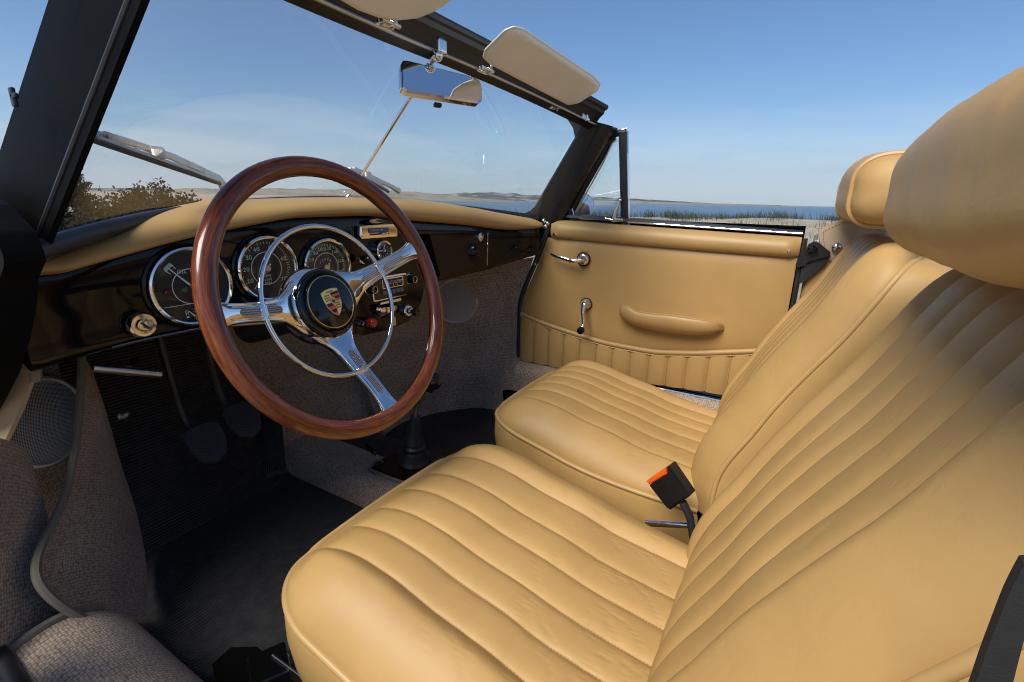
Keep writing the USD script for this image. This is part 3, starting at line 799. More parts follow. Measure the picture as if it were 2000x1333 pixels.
def spoke(deg):
    a = math.radians(deg)
    d, e = V(math.cos(a), math.sin(a)), V(-math.sin(a), math.cos(a))
    rs = np.linspace(.020, .187, 40)
    hw = PchipInterpolator([.02, .045, .062, .08, .11, .15, .172, .187], [.050, .040, .027, .0185, .0145, .0132, .0142, .0188])(rs)
    hh = PchipInterpolator([.02, .05, .075, .11, .15, .187], [-.060, -.058, -.050, -.036, -.017, -.003])(rs)
    th = PchipInterpolator([.02, .06, .12, .187], [.010, .010, .0075, .0085])(rs)
    s = np.linspace(0, 2 * np.pi, 40, endpoint=False)
    P = []
    for r, w, h, q in zip(rs, hw, hh, th):
        ring_ = []
        for b in s:
            cx, cy = math.copysign(abs(math.cos(b)) ** .62, math.cos(b)), math.copysign(abs(math.sin(b)) ** .62, math.sin(b))
            y = cy * q
            if math.sin(b) > 0:                       # two flutes along the face
                k = abs(cx)
                y -= .0022 * math.exp(-((k - .62) / .13) ** 2) * min(1, max(0, (r - .07) / .02)) * min(1, max(0, (.182 - r) / .02))
            ring_.append(wp(r * d[0] + w * cx * e[0], r * d[1] + w * cx * e[1], h + y))
        P.append(ring_)
    m, _ = grid(np.array(P), closed_v=True); m.fix_normals()
    obj('spoke', m, 'chrome', sw, smooth=60)
    for r0, r1 in ((.080, .110), (.121, .158)):
        rs2 = np.linspace(r0, r1, 14)
        f = (rs2 - r0) / (r1 - r0)
        w2 = .0056 * np.sqrt(np.clip(1 - np.abs(2 * f - 1) ** 6, 0, 1))
        h2 = PchipInterpolator([.02, .05, .075, .11, .15, .187], [-.060, -.058, -.050, -.036, -.017, -.003])(rs2) + PchipInterpolator([.02, .06, .12, .187], [.010, .010, .0075, .0085])(rs2) + .0006
        Q = np.array([[wp(r * d[0] + w * k * e[0], r * d[1] + w * k * e[1], h) for k in np.linspace(-1, 1, 7)] for r, w, h in zip(rs2, w2, h2)])
        m, uv = grid(Q, flip=False)
        obj('grip_insert', m, 'dimpled_metal', sw, uv=uv)


for dg in (177.5, 18.5, -82.5):
    spoke(dg)
hub0 = wp(0, 0, 0)
obj('hub', lathe([(.036, -.098), (.050, -.094), (.060, -.082), (.063, -.070), (.060, -.060), (.0565, -.052), (.0545, -.047), (.050, -.046)], hub0, wn, 64), 'chrome', sw)
obj('hub_ring', lathe([(.0545, -.049), (.0558, -.047), (.0545, -.0445), (.053, -.046)], hub0, wn, 64), 'chrome', sw)
obj('horn_button', lathe([(.0535, -.050), (.0535, -.044), (.0525, -.041), (.0495, -.038), (.0465, -.0375), (.0445, -.0390), (.0440, -.0385), (.0430, -.0360), (.0400, -.0345), (.020, -.0318), (0, -.0312)], hub0, wn, 64), 'gloss_plastic', sw)
obj('gold_ring', lathe([(.0398, -.0345), (.0401, -.0338), (.0411, -.0341), (.0413, -.0350)], hub0, wn, 64), 'gold', sw)
obj('horn_ring', tube(wp(.1155 * np.cos(t[:-1]), .1155 * np.sin(t[:-1]), -.027), .0036, 14, closed=True), 'chrome', sw)
for dg in (177.5, 18.5, -82.5):
    a = math.radians(dg)
    obj('horn_ring_clip', rbox((.012, .020, .012), .003, wp(.1155 * math.cos(a), .1155 * math.sin(a), -.030), axes=np.array([math.cos(a) * wu + math.sin(a) * wv, -math.sin(a) * wu + math.cos(a) * wv, wn])), 'chrome', sw)
obj('column', tube(wp(np.zeros(6), np.zeros(6), np.linspace(-.085, -.27, 6)), .030, 24), 'black_satin', sw)
obj('stalk', tube(wp(np.linspace(-.02, -.13, 6), np.linspace(-.01, .005, 6), np.full(6, -.12)), .0045, 10), 'dull_metal', sw)
# the coloured shield on the horn button
ca, sa = math.cos(math.radians(8)), math.sin(math.radians(8))
cX, cY = ca * wu + sa * wv, -sa * wu + ca * wv
c0 = wp(.0006, .0, -.0318)
W2, HT, HB = .0155, .0195, -.0225
lft = [(-W2, HT * .86), (-W2 * .99, .004), (-W2 * .88, -.006), (-W2 * .62, -.014), (-W2 * .3, -.0195), (0, HB)]
shield = sg.Polygon([(-x, y) for x, y in lft[::-1]][0:] + [(W2 * .5, HT * .97), (0, HT), (-W2 * .5, HT * .97)] + lft)
lay = lambda p, k, d=.00045: prism(p, d, c0 + wn * .00042 * k, cX, cY, wn)
obj('crest_edge', lay(shield.buffer(.0006), 0), 'gold', sw)
field = shield.buffer(-.0005)
obj('crest_field', lay(field, 1), 'crest_gold', sw)
upper = field.intersection(sg.box(0, -.001, .02, .0135))
lower = field.intersection(sg.box(-.02, -.03, 0, -.001))
for q in (upper, lower):
    y0, y1 = q.bounds[1], q.bounds[3]
    for k in range(4):
        a_, b_ = y1 - (y1 - y0) * k / 4, y1 - (y1 - y0) * (k + 1) / 4
        st = q.intersection(sg.box(-.03, b_, .03, a_))
        if not st.is_empty:
            obj('crest_stripe', lay(st, 2), 'crest_black' if k % 2 == 0 else 'crest_red', sw)
ant = []
for bx, by, sgn in ((-.0078, .0105, 1), (-.0078, .0068, 1), (-.0078, .0031, 1), (.0066, -.0045, -1), (.0062, -.0080, -1), (.0052, -.0115, -1)):
    sc = .0052 if sgn > 0 else .0046
    arc = sg.LineString([(bx - sc, by - .0006), (bx - sc * .4, by + .0003), (bx + sc * .4, by + .0002), (bx + sc * .8, by - .0005)]).buffer(.00032)
    ant += [arc] + [sg.LineString([(bx + sc * k, by), (bx + sc * (k + .1), by + .0017)]).buffer(.00028) for k in (-.75, -.3, .15, .6)]
obj('crest_antlers', cat_(*[lay(a, 2) for a in ant]), 'crest_black', sw)
obj('crest_band_lettering', place_text('PORSCHE', .0021, c0 + cY * .0157 + wn * .0009, cX, cY, wn, .0003), 'crest_black', sw)
inner = sg.Polygon([(-.0044, .0052), (0, .0058), (.0044, .0052), (.0043, -.0010), (.003, -.0042), (0, -.0062), (-.003, -.0042), (-.0043, -.0010)])
obj('crest_inner_shield', cat_(lay(inner.buffer(.0003), 3)), 'gold', sw)
horse = sg.Polygon([(-.0026, .0030), (-.0012, .0042), (-.0006, .0030), (.0006, .0012), (.0022, .0016), (.0030, .0034), (.0027, .0006), (.0018, -.0010), (.0024, -.0030), (.0014, -.0044), (.0014, -.0030),
                    (.0006, -.0014), (-.0004, -.0010), (-.0006, -.0026), (-.0016, -.0034), (-.0012, -.0018), (-.0014, .0002), (-.0030, .0002), (-.0034, -.0008), (-.0036, .0010), (-.0016, .0016), (-.0018, .0026)])
obj('crest_horse', lay(horse.buffer(0), 4), 'crest_black', sw)


def onplane(px, py, o, n):
    d = ray(px, py)
    return CAM + d * (np.dot(np.asarray(o) - CAM, n) / np.dot(d, n))


def plate(name, pxs, o, X, Y, depth, material, parent, bevel=0.0, rnd=0.0, back=True, **k):
    """An outline (as seen from the driver's door) on the plane (o, X, Y), given thickness along X x Y."""
    X = nrm(X); Y = nrm(Y - X * np.dot(X, Y)); N = np.cross(X, Y)
    q = [(np.dot(onplane(a, b, o, N) - o, X), np.dot(onplane(a, b, o, N) - o, Y)) for a, b in pxs]
    p = sg.Polygon(q)
    if rnd:
        p = p.buffer(-rnd).buffer(rnd)
    return obj(name, prism(p, depth, np.asarray(o) - N * (depth if back else 0), X, Y, N, bevel=bevel), material, parent, **k), (np.asarray(o), X, Y, N, p)


# ---- mirror, its stay, visors, fittings on the header
mr = sub(CAR, 'rear_view_mirror', 'chrome framed rear view mirror hanging from the header rail')
mo = at(786, 120, y=.70)
mX = nrm(V(.153, -.085, -.006)); mY = nrm(V(.12, .30, 1.0))
outl = [(783, 126), (788, 117), (800, 118), (925, 149), (938, 156), (942, 170), (943, 195), (936, 202), (915, 199), (795, 180), (784, 172)]
_, (o, X, Y, N, pm) = plate('shell', outl, mo, mX, mY, .016, 'chrome', mr, bevel=.003, rnd=.006)
obj('mirror_surface', prism(pm.buffer(-.0045), .0016, o - N * .0010, X, Y, N), 'mirror_glass', mr)
tb = onplane(857, 196, mo, N)
obj('dip_tab', rbox((.016, .008, .010), .003, tb - N * .008 - Y * .006, axes=np.array([X, Y, N])), 'black_plastic', mr)
b0 = at(858, 92, y=.655); b1 = onplane(845, 122, mo, N) - N * .018
obj('bracket', cat_(rbox((.026, .024, .030), .007, b0), rbox((.030, .010, .022), .004, b0 + V(.0, .012, .010)), ball(.011, b0 + V(-.006, .0, -.016), 2)), 'chrome', mr)
obj('arm', cat_(tube([b0 + V(-.008, 0, -.014), (b0 + b1) / 2 + V(0, .004, 0), b1, b1 + V(0, 0, -.025)], .0045, 10), ball(.008, b1, 2)), 'chrome', mr)
obj('stay_rod', cat_(tube(np.linspace(gl_bot(np.array(0.0)) + V(0, -.012, .006), at(851, 98, x=0) + V(0, -.012, 0), 8), .0034, 10), lathe([(.009, 0), (.008, .006), (.004, .010)], gl_bot(np.array(0.0)) + V(0, -.014, .002), V(0, -.2, 1), 20)), 'chrome', mr)


def visor(pxs, brackets, label):
    vs = sub(CAR, 'sun_visor', label)
    o = V(.2, .60, 1.183)
    X, Y = V(1, -.06, -.012), V(0, -.10, .040)
    Xn = nrm(X); Yn = nrm(Y - Xn * np.dot(Xn, Y)); N = np.cross(Xn, Yn)
    q = sg.Polygon([(np.dot(onplane(a, b, o, N) - o, Xn), np.dot(onplane(a, b, o, N) - o, Yn)) for a, b in pxs]).buffer(-.012).buffer(.012)
    # pillow: rings shrunk towards the middle, both faces
    ring_ = np.array(q.exterior.segmentize(.004).coords)[:-1]
    k = len(ring_)
    cen = ring_.mean(0)
    Th = .0075
    rows = []
    dd = np.r_[np.linspace(0, .012, 7), .02, .035]
    for dst, sg_ in [(d_, 1) for d_ in dd[::-1]] + [(d_, -1) for d_ in dd[1:]]:
        f = 1 - dst / .055
        h = Th * math.sqrt(max(0, 1 - (1 - min(dst / .012, 1)) ** 2)) * sg_
        rows.append([o + (cen + (p - cen) * f)[0] * Xn + (cen + (p - cen) * f)[1] * Yn + N * (h) for p in ring_])
    P = np.array(rows)
    m, _ = grid(P, closed_v=True)
    v, f = list(m.vertices), list(m.faces)
    for base in (0, (len(rows) - 1) * k):
        c = len(v); v.append(P.reshape(-1, 3)[base:base + k].mean(0))
        f += [(c, base + i, base + (i + 1) % k) for i in range(k)]
    m = trimesh.Trimesh(np.array(v), np.array(f), process=False); m.fix_normals()
    obj('pad', m, 'ivory_vinyl', vs, smooth=True)
    seam = [o + p[0] * Xn + p[1] * Yn for p in ring_]
    obj('edge_piping', tube(seam, .0017, 6, closed=True), 'ivory_vinyl', vs)
    for a, b in brackets:
        c = onplane(a, b, o, N) + V(0, .006, -.004)
        obj('hinge', cat_(rbox((.034, .010, .010), .003, c + V(-.004, .008, -.002)), tube([c + V(-.020, .0, .0), c + V(.020, -.0, 0)], .0040, 10), rbox((.008, .018, .014), .003, c + V(.004, .0, .002))), 'chrome', vs)
        for dx in (-.016, .006):
            obj('hinge_screw', ball(.0026, c + V(dx, .002, -.007), 1), 'dull_metal', vs)


visor([(944, 112), (948, 97), (985, 60), (1003, 52), (1022, 57), (1158, 149), (1172, 164), (1166, 178), (1130, 201), (1110, 205), (958, 125)], [(957, 131), (1092, 206)], 'ivory padded sun visor on the passenger side, swung up')
visor([(655, -8), (700, 18), (735, 31), (775, 37), (815, 33), (850, 19), (884, -3), (900, -30), (880, -60), (700, -70), (640, -40)], [(768, 38)], 'ivory padded sun visor above the steering wheel, half out of view')
o = at(1144, 231, y=.575)
obj('roof_latch', cat_(rbox((.040, .006, .016), .003, o, axes=np.array([nrm(V(1, -.2, -.22)), nrm(V(.2, 1, 0)), nrm(V(.22, 0, 1))])), rbox((.014, .008, .018), .003, o + V(0, -.004, 0))), 'chrome', CAR, label='small chrome roof latch plate at the end of the header rail')
o = at(1170, 229, y=.57)
obj('roof_pin', lathe([(.006, -.012), (.006, 0), (.0045, .004), (.0045, .012), (.003, .014), (0, .014)], o, V(0, 0, 1), 16), 'gold', CAR)

# ---- wipers outside the glass


def wiper(pts, w, label, arm):
    wp_ = sub(CAR, 'wiper', label)
    a, b = [glass_at(px, py, .014) for px, py in pts]
    k = np.linspace(0, 1, 14)[:, None]
    L = a * (1 - k) + b * k
    d = nrm(b - a); out = nrm(V(0, .6, .8)); sd = nrm(np.cross(d, out))
    bow = .010 * np.sin(np.pi * k)
    obj('rubber_blade', tube(L + out * 0, .0036, 6), 'black_rubber', wp_)
    obj('blade_holder', cat_(tube(L + out * .006, .0040, 8), *[tube([L[i] + out * .006, L[i] + out * .016 + d * .012 * s_, L[6] * .5 + L[i] * .5 + out * .020], .0028, 6) for i, s_ in ((1, 1), (4, 1), (9, -1), (12, -1))]), 'wiper_metal', wp_)
    obj('bridge', tube(L[2:12] + out * (.012 + bow[2:12]), .0050, 8), 'wiper_metal', wp_)
    p0 = glass_at(*arm, .030)
    obj('wiper_arm', cat_(tube([L[6] + out * .020, L[8] + out * .024, (L[13] + p0) / 2 + out * .016, p0], [.006, .0055, .006, .008], 8), rbox((.022, .022, .018), .005, L[6] + out * .017)), 'wiper_metal', wp_)


wiper([(168, 286), (436, 372)], 1, 'pale metal windscreen wiper resting on the glass near the driver side pillar', (452, 392))
wiper([(690, 344), (764, 384)], 1, 'windscreen wiper folded down at the middle of the glass behind the wheel rim', (790, 392))

# ---- passenger door
door = sub(CAR, 'door', 'closed passenger door trimmed in tan leather')
rtop = PchipInterpolator([0.0, .336, .69], [.850, .858, .868])
rbot = PchipInterpolator([0.0, .336, .708], [.802, .807, .816])
yv = np.linspace(.004, .700, 40)
rows = []
for y in yv:
    a, b = float(rtop(y)), float(rbot(y))
    e = min(1, (y - .002) / .012, (.7035 - y) / .012) ** .5
    sec_ = [(.640, a + .003), (.620, a + .004), (.602, a + .001), (.5885, a - .010), (.583, a - .022), (.585, b + .012), (.592, b + .003), (.602, b)]
    rows.append([(.61 + (x - .61) * e, y, z) for x, z in sec_])
P = np.stack([spline(r, 26) for r in rows], 0)
m, uv = grid(P, flip=True)
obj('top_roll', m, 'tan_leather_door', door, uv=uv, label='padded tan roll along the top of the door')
# main panel
seam_z = PchipInterpolator([0.0, .129, .239, .356, .472, .580, .695, .80], [.562, .533, .511, .497, .499, .511, .529, .554])
bot_z = PchipInterpolator([0.0, .158, .373, .642, .80], [.408, .403, .393, .386, .386])
fr_y = PchipInterpolator([.38, .553, .585, .72, .818], [.802, .802, .800, .752, .712])
rows = []
for k in np.linspace(0, 1, 60):
    rr2 = []
    for g_ in np.linspace(0, 1, 46):
        z1 = .806
        y = .006 + (.80 - .006) * k
        z0 = float(seam_z(y))
        zt_ = .802 + .016 * k
        z = z0 + (zt_ - z0) * g_
        yf = float(fr_y(z))
        y = .006 + (yf - .006) * k
        z0 = float(seam_z(y)); zt_ = float(rbot(y))
        z = z0 + (zt_ - z0) * g_
        puff = .0075 * (1 - (2 * g_ - 1) ** 8) * (1 - (2 * k - 1) ** 10)
        for hy, hz in ((.586, .752), (.566, .612)):
            puff -= .0035 * math.exp(-((y - hy) ** 2 + (z - hz) ** 2) / .0009)
        puff += .0009 * (meshkit.fbm(np.array([[y * 9, z * 9, 3.0]]), 3, 5)[0] - .5) * 2
        rr2.append((.603 - puff, y, z))
    rows.append(rr2)
m, uv = grid(np.array(rows), flip=True)
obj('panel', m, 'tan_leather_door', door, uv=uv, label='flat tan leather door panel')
# pocket of upright pleats under the welt
edges = [.803, .749, .692, .636, .578, .521, .466, .408, .351, .295, .240, .181, .124, .066, .006]
for y1, y0 in zip(edges[:-1], edges[1:]):
    rows = []
    for k in np.linspace(0, 1, 14):
        y = y0 + .0008 + (y1 - y0 - .0016) * k
        zt_, zb_ = float(seam_z(y)) - .004, float(bot_z(y))
        rows.append([(.598 - .007 * (1 - abs(2 * k - 1) ** 3.2) - .004 * math.sin(math.pi * g_) ** .8, y, zb_ + (zt_ - zb_) * g_) for g_ in np.linspace(0, 1, 12)])
    m, uv = grid(np.array(rows), flip=True)
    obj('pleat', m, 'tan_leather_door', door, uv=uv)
    yy_ = y1
    if .05 < yy_ < .79:
        obj('pleat_seam', tube([(.5945, yy_, float(bot_z(yy_)) + .003), (.592, yy_, (float(bot_z(yy_)) + float(seam_z(yy_))) / 2), (.5945, yy_, float(seam_z(yy_)) - .006)], .0016, 6), 'tan_leather_door', door)
yv = np.linspace(.01, .80, 60)
obj('welt', tube(np.stack([np.full(60, .594), yv, seam_z(yv)], 1), .0080, 10), 'tan_leather_door', door, label='tan leather welt along the top of the door pocket')
obj('welt_piping', tube(np.stack([np.full(60, .592), yv, seam_z(yv) - .0095], 1), .0022, 6), 'tan_piping', door)
# arm rest with a finger scoop
yv = np.linspace(.150, .452, 50)
zt_ = PchipInterpolator([.15, .165, .22, .30, .345, .385, .42, .44, .452], [.602, .616, .622, .6235, .621, .622, .634, .632, .612])(yv)
zb_ = PchipInterpolator([.15, .16, .19, .25, .32, .40, .435, .452], [.600, .590, .576, .568, .567, .574, .588, .608])(yv)
pr = PchipInterpolator([.15, .165, .20, .26, .345, .40, .43, .448, .452], [.002, .030, .048, .054, .054, .052, .047, .028, .002])(yv)
rows = []
for y, a, b, p_ in zip(yv, zt_, zb_, pr):
    c_ = (a + b) / 2
    rows.append([(.601, y, a - .001), (.599 - p_ * .5, y, a + .001), (.599 - p_ * .95, y, a - .001), (.599 - p_, y, a - .007), (.599 - p_ * .92, y, c_ - .008), (.599 - p_ * .6, y, b + .003), (.601, y, b)])
P = np.stack([spline(r, 24) for r in rows], 0)
m, uv = grid(P, flip=True)
obj('armrest', m, 'tan_leather_door', door, uv=uv, label='tan leather armrest with a finger scoop')
obj('armrest_stitching', cat_(*[tube([P[i, 8] + V(-.0004, -.0022, .0002), P[i, 8] + V(-.0004, .0022, .0002)], .0006, 4) for i in range(3, 47)]), 'seam_thread', door)
# handle and window crank
o = at(1138.5, 507, x=.588)
hd = obj('handle', cat_(lathe([(.019, -.006), (.019, -.002), (.016, .002), (.012, .004), (.0115, .014), (.009, .018), (0, .019)], o, V(-1, 0, 0), 32),
              tube(spline([o + V(-.014, 0, 0), o + V(-.022, .018, -.004), o + V(-.026, .05, .001), o + V(-.022, .085, .006), o + V(-.013, .106, .010)], 24), np.r_[np.linspace(.008, .0056, 18), np.linspace(.0052, .0030, 6)], 12)), 'chrome', door, label='chrome inside door handle')
obj('handle_washer', lathe([(.0225, -.006), (.0225, -.0035), (.018, -.003)], o, V(-1, 0, 0), 32), 'black_plastic', door)
o = at(1143.6, 594.5, x=.588); e_ = at(1138, 642, x=.562)
obj('window_crank', cat_(lathe([(.017, -.006), (.017, -.001), (.013, .003), (.011, .010), (.008, .014), (0, .015)], o, V(-1, 0, 0), 32),
              tube(spline([o + V(-.010, 0, 0), o + V(-.018, 0, -.02), e_ + V(.004, .0, .02), e_ + V(-.004, 0, .004)], 20), np.linspace(.0085, .0045, 20), 12)), 'chrome', door, label='chrome window crank with black knob')
obj('crank_washer', lathe([(.0195, -.006), (.0195, -.0045), (.016, -.004)], o, V(-1, 0, 0), 32), 'black_plastic', door)
obj('crank_knob', lathe([(.006, -.002), (.007, .003), (.0115, .008), (.0120, .016), (.009, .022), (0, .023)], e_, V(-1, .1, -.35), 28), 'gloss_plastic', door)
for px, py, xx_ in ((1083.5, 458, .5845), (1541.5, 490.5, .5845), (1043, 516.5, .597), (1017, 557, .598), (1026, 697.5, .5975), (1234, 736.5, .594), (1355, 756.5, .594)):
    o = at(px, py, x=xx_)
    obj('screw', lathe([(.0058, -.002), (.0058, .0006), (.0042, .0012), (.0036, .0028), (0, .0034)], o, V(-1, 0, 0), 18), 'chrome', door)
obj('door_edge_seal', tube(np.array([(.606, float(fr_y(z)) + .010, z) for z in np.linspace(.39, .815, 24)] + [(.606, .708, .86)]), .0085, 10), 'black_rubber', door)
obj('rear_edge_seal', tube([(.602, -.004, .41), (.602, -.003, .60), (.602, -.003, .80), (.606, -.003, .852)], .006, 8), 'black_rubber', door)
obj('bottom_seal', tube(np.stack([np.full(30, .604), np.linspace(.0, .80, 30), bot_z(np.linspace(.0, .80, 30)) - .004], 1), .004, 8), 'black_rubber', door)
# window slot: black ledge, bright strip
yy2 = np.linspace(.004, .70, 24)
zz2 = np.array([float(rtop(y)) for y in yy2])
m = thick(np.stack([np.stack([np.full(24, x), yy2, zz2 + dz_], 1) for x, dz_ in ((.616, .008), (.618, .016), (.634, .019), (.656, .019), (.66, .004))], 1) + np.stack([0 * yy2, 0 * yy2, (yy2 / .45).clip(0, 1) * .005], 1)[:, None], .002)
obj('window_slot_seal', m, 'black_rubber', door)
obj('bright_strip', tube(np.stack([np.full(24, .6135), yy2, zz2 + .0125], 1)[:16], .0026, 8), 'chrome', door)
obj('door_skin', grid(np.array([[(.66, y, z + .88) if k == 0 else (.66 + .05 * math.sin(k * .7), y, .88 + z) for k, z in enumerate((.0, -.08, -.2, -.35, -.5))] for y in np.linspace(0, .8, 8)]))[0], 'black_paint', door, smooth=True)
# the driver's door, swung open beside the camera
od = sub(CAR, 'door', 'open driver door, swung out and away from the seats')
hd0 = V(-.815, .80, 0)
dX = nrm(V(-.906, -.42, 0)); dN = np.cross(V(0, 0, 1), dX)
obj('door_skin', rbox((.86, .05, .50), .02, hd0 + dX * .45 + dN * .03 + V(0, 0, .60), axes=np.array([dX, dN, V(0, 0, 1)])), 'black_paint', od)
obj('panel', rbox((.80, .02, .42), .008, hd0 + dX * .45 - dN * .006 + V(0, 0, .59), axes=np.array([dX, dN, V(0, 0, 1)])), 'tan_leather_door', od)
obj('top_roll', tube(np.array([hd0 + dX * k + V(0, 0, .835) for k in np.linspace(.04, .86, 10)]), .026, 14), 'tan_leather_door', od)
obj('armrest', rbox((.28, .05, .05), .02, hd0 + dX * .52 - dN * .04 + V(0, 0, .60), axes=np.array([dX, dN, V(0, 0, 1)])), 'tan_leather_door', od)
# quarter light
ql = sub(CAR, 'quarter_light', 'triangular quarter light with black frame and chrome latch ahead of the door window')
X_ = .632
qp = lambda pts, x=X_: np.array([at(a, b, x=x) for a, b in pts])
po = qp([(1217, 262), (1221, 300), (1222, 380), (1221, 444)])
obj('division_post', cat_(rbox((.018, .022, np.linalg.norm(po[0] - po[3]) + .01), .003, (po[0] + po[3]) / 2, axes=np.array([V(1, 0, 0), nrm(np.cross(po[0] - po[3], V(1, 0, 0))), nrm(po[0] - po[3])]))), 'black_satin', ql)
obj('post_strip', tube(qp([(1226, 256), (1227, 330), (1229, 445)], .626), .0028, 8), 'chrome', ql)
obj('front_bar', tube(qp([(1200, 268), (1188, 280), (1168, 318), (1140, 368), (1118, 410)]), .0105, 10), 'black_satin', ql)
obj('front_strip', tube(qp([(1203, 273), (1196, 279), (1174, 326), (1146, 376), (1124, 415)], .622), .0024, 8), 'dull_metal', ql)
obj('top_bar', tube(qp([(1190, 267), (1205, 261), (1222, 259)]), .0095, 10), 'black_satin', ql)
obj('top_strip', tube(qp([(1190, 261), (1205, 256), (1224, 252)], .628), .0030, 8), 'chrome', ql)
obj('bottom_bar', tube(qp([(1112, 414), (1116, 428), (1132, 434), (1180, 438), (1224, 441)]), .0095, 10), 'black_rubber', ql)
obj('bottom_strip', tube(qp([(1118, 408), (1121, 421), (1134, 427), (1170, 429)], .624), .0028, 8), 'chrome', ql)
gp = qp([(1212, 272), (1198, 276), (1172, 325), (1140, 385), (1120, 420), (1130, 432), (1216, 438)], .634)
obj('quarter_pane', prism(gp[:, 1:], .003, (.634, 0, 0), V(0, 1, 0), V(0, 0, 1), V(1, 0, 0)), 'pane_glass', ql)
a, b, c = at(1211, 392, x=.612), at(1203, 412, x=.614), at(1199, 431, x=.616)
obj('latch', cat_(tube([a, b, c], [.0030, .0050, .0060], 10), tube([c + V(0, -.03, .004), c, c + V(0, .028, .005)], [.006, .006, .003], 10), ball(.0045, a, 2)), 'chrome', ql)
# outside mirror on the passenger door
sm = sub(CAR, 'door_mirror', 'round chrome outside mirror reflecting blue sky, seen through the quarter light')
o = at(1136, 401, x=.80)
nm = nrm(V(-.80, -.50, .36))
obj('shell', lathe([(.0, -.045), (.020, -.040), (.036, -.024), (.0435, -.006), (.045, .0), (.043, .002)], o, nm, 40), 'chrome', sm)
obj('mirror_surface', lathe([(0, .0005), (.0425, .0005), (.043, -.002)], o, nm, 40), 'mirror_glass', sm)
obj('stem', tube([o - nm * .03, o + V(-.02, .01, -.05), V(.70, o[1] + .01, .86)], .007, 10), 'chrome', sm)

# ---- belt guide plate, roof cover and rear trim at the passenger door's rear edge
bg = sub(CAR, 'belt_guide', 'black plastic seat belt guide plate with webbing behind the passenger door')
bo = V(.585, -.02, .81)
_, _ = plate('plate', [(1553, 521), (1557, 508), (1580, 477), (1590, 472), (1600, 475), (1623, 494), (1618, 502), (1580, 512), (1570, 520), (1558, 524)], bo, V(0, -1, 0), V(0, 0, 1), .008, 'black_plastic', bg, bevel=.002, rnd=.004)
o = at(1586, 486, x=.577)
obj('bolt', lathe([(.012, -.004), (.012, .004), (.009, .008), (0, .010)], o, V(-1, 0, 0), 24), 'gloss_plastic', bg)
plate('webbing_strap', [(1566, 521), (1618, 503), (1612, 515), (1596, 530), (1575, 548), (1560, 556)], V(.592, -.02, .81), V(0, -1, 0), V(0, 0, 1), .004, 'webbing', bg)
rc_ = sub(CAR, 'roof_cover', 'folded roof under a tan cloth cover behind the seats')
rows = []
for k in np.linspace(0, .80, 26):
    th_ = math.pi * k
    x0 = .66 * math.cos(th_)
    yc = -.30 - .34 * math.sin(th_) ** .8
    rows.append([(x0 * 1.04, yc + .245 * (1 - .25 * math.sin(th_)), .80), (x0 * 1.03, yc + .255 * (1 - .25 * math.sin(th_)), .842), (x0 * .99, yc + .20, .885), (x0 * .98, yc + .08, .915), (x0, yc - .06, .905), (x0 * 1.02, yc - .16, .85), (x0 * 1.03, yc - .18, .78)])
P = np.stack([spline(r, 22) for r in rows], 0)
m, uv = grid(P); m.fix_normals()
obj('cover', m, 'tan_cloth', rc_, smooth=True)
cp = [(1601, 452), (1607, 446), (1655, 424), (1700, 430), (1760, 470), (1740, 520), (1640, 520), (1612, 506), (1606, 496), (1601, 470)]
_, (o, X, Y, N, pm) = plate('corner_flap', cp, V(.598, -.06, .86), V(0, -1, 0), V(0, 0, 1), .012, 'tan_cloth', rc_, bevel=.003, rnd=.004)
st = np.array(pm.buffer(-.008).exterior.segmentize(.004).coords)
obj('stitching', cat_(*[tube([o + st[i][0] * X + st[i][1] * Y + N * .0008, o + st[i + 1][0] * X + st[i + 1][1] * Y + N * .0008], .0007, 4) for i in range(0, len(st) - 1, 2)]), 'carpet_binding', rc_)
obj('snap', lathe([(.011, -.002), (.0105, .003), (.007, .007), (0, .0085)], at(1634, 483, x=.590), V(-1, 0, 0), 24), 'chrome', rc_)
qt = sub(CAR, 'rear_trim', 'tan leather trim around the rear compartment')
obj('quarter_panel', rbox((.05, .46, .46), .015, (.630, -.245, .59)), 'tan_leather_door', qt)
obj('quarter_panel', rbox((.05, .46, .46), .015, (-.655, -.36, .56)), 'tan_leather_door', qt)
obj('rear_panel', rbox((1.24, .05, .50), .02, (0, -.56, .56)), 'tan_leather_door', qt)
obj('rear_shelf', rbox((1.2, .36, .03), .01, (0, -.40, .42)), 'carpet_felt', qt)

# ---- seats
PLX = np.array([-.154, -.099, -.046, .015, .075, .147])       # pleat seams across the seat


def pleat_h(x, amp, gw=.0075):
    """Pillowed pleats: deep narrow seams, rounded between."""
    h = np.zeros_like(x)
    e = PLX
    for a, b in zip(e[:-1], e[1:]):
        k = (x >= a) & (x <= b)
        f = (x[k] - a) / (b - a)
        h[k] = amp * (.62 * (1 - np.abs(2 * f - 1) ** 5) + .38 * (1 - np.abs(2 * f - 1) ** 2))
    return h


def pucker(x, s, seed):
    """Small gathers that the stitching pulls into the leather beside each seam, and a few sitting creases."""
    out = np.zeros_like(x)
    for i, a in enumerate(PLX):
        q = np.abs(x - a)
        n = meshkit.fbm(np.stack([s * 55, q * 30, np.full_like(x, i * 7 + seed)], -1), 2, 17) - .5
        out += n * .0013 * np.exp(-((q - .006) / .010) ** 2) * np.clip(q / .003, 0, 1)
    n = meshkit.fbm(np.stack([s * 20 + x * 16, x * 9 - s * 4, np.full_like(x, seed + 2.0)], -1), 4, 23)
    return out - .0011 * np.clip(1 - np.abs(n - .5) / .030, 0, 1) ** 2 * np.clip((s - .16) / .2, 0, 1)


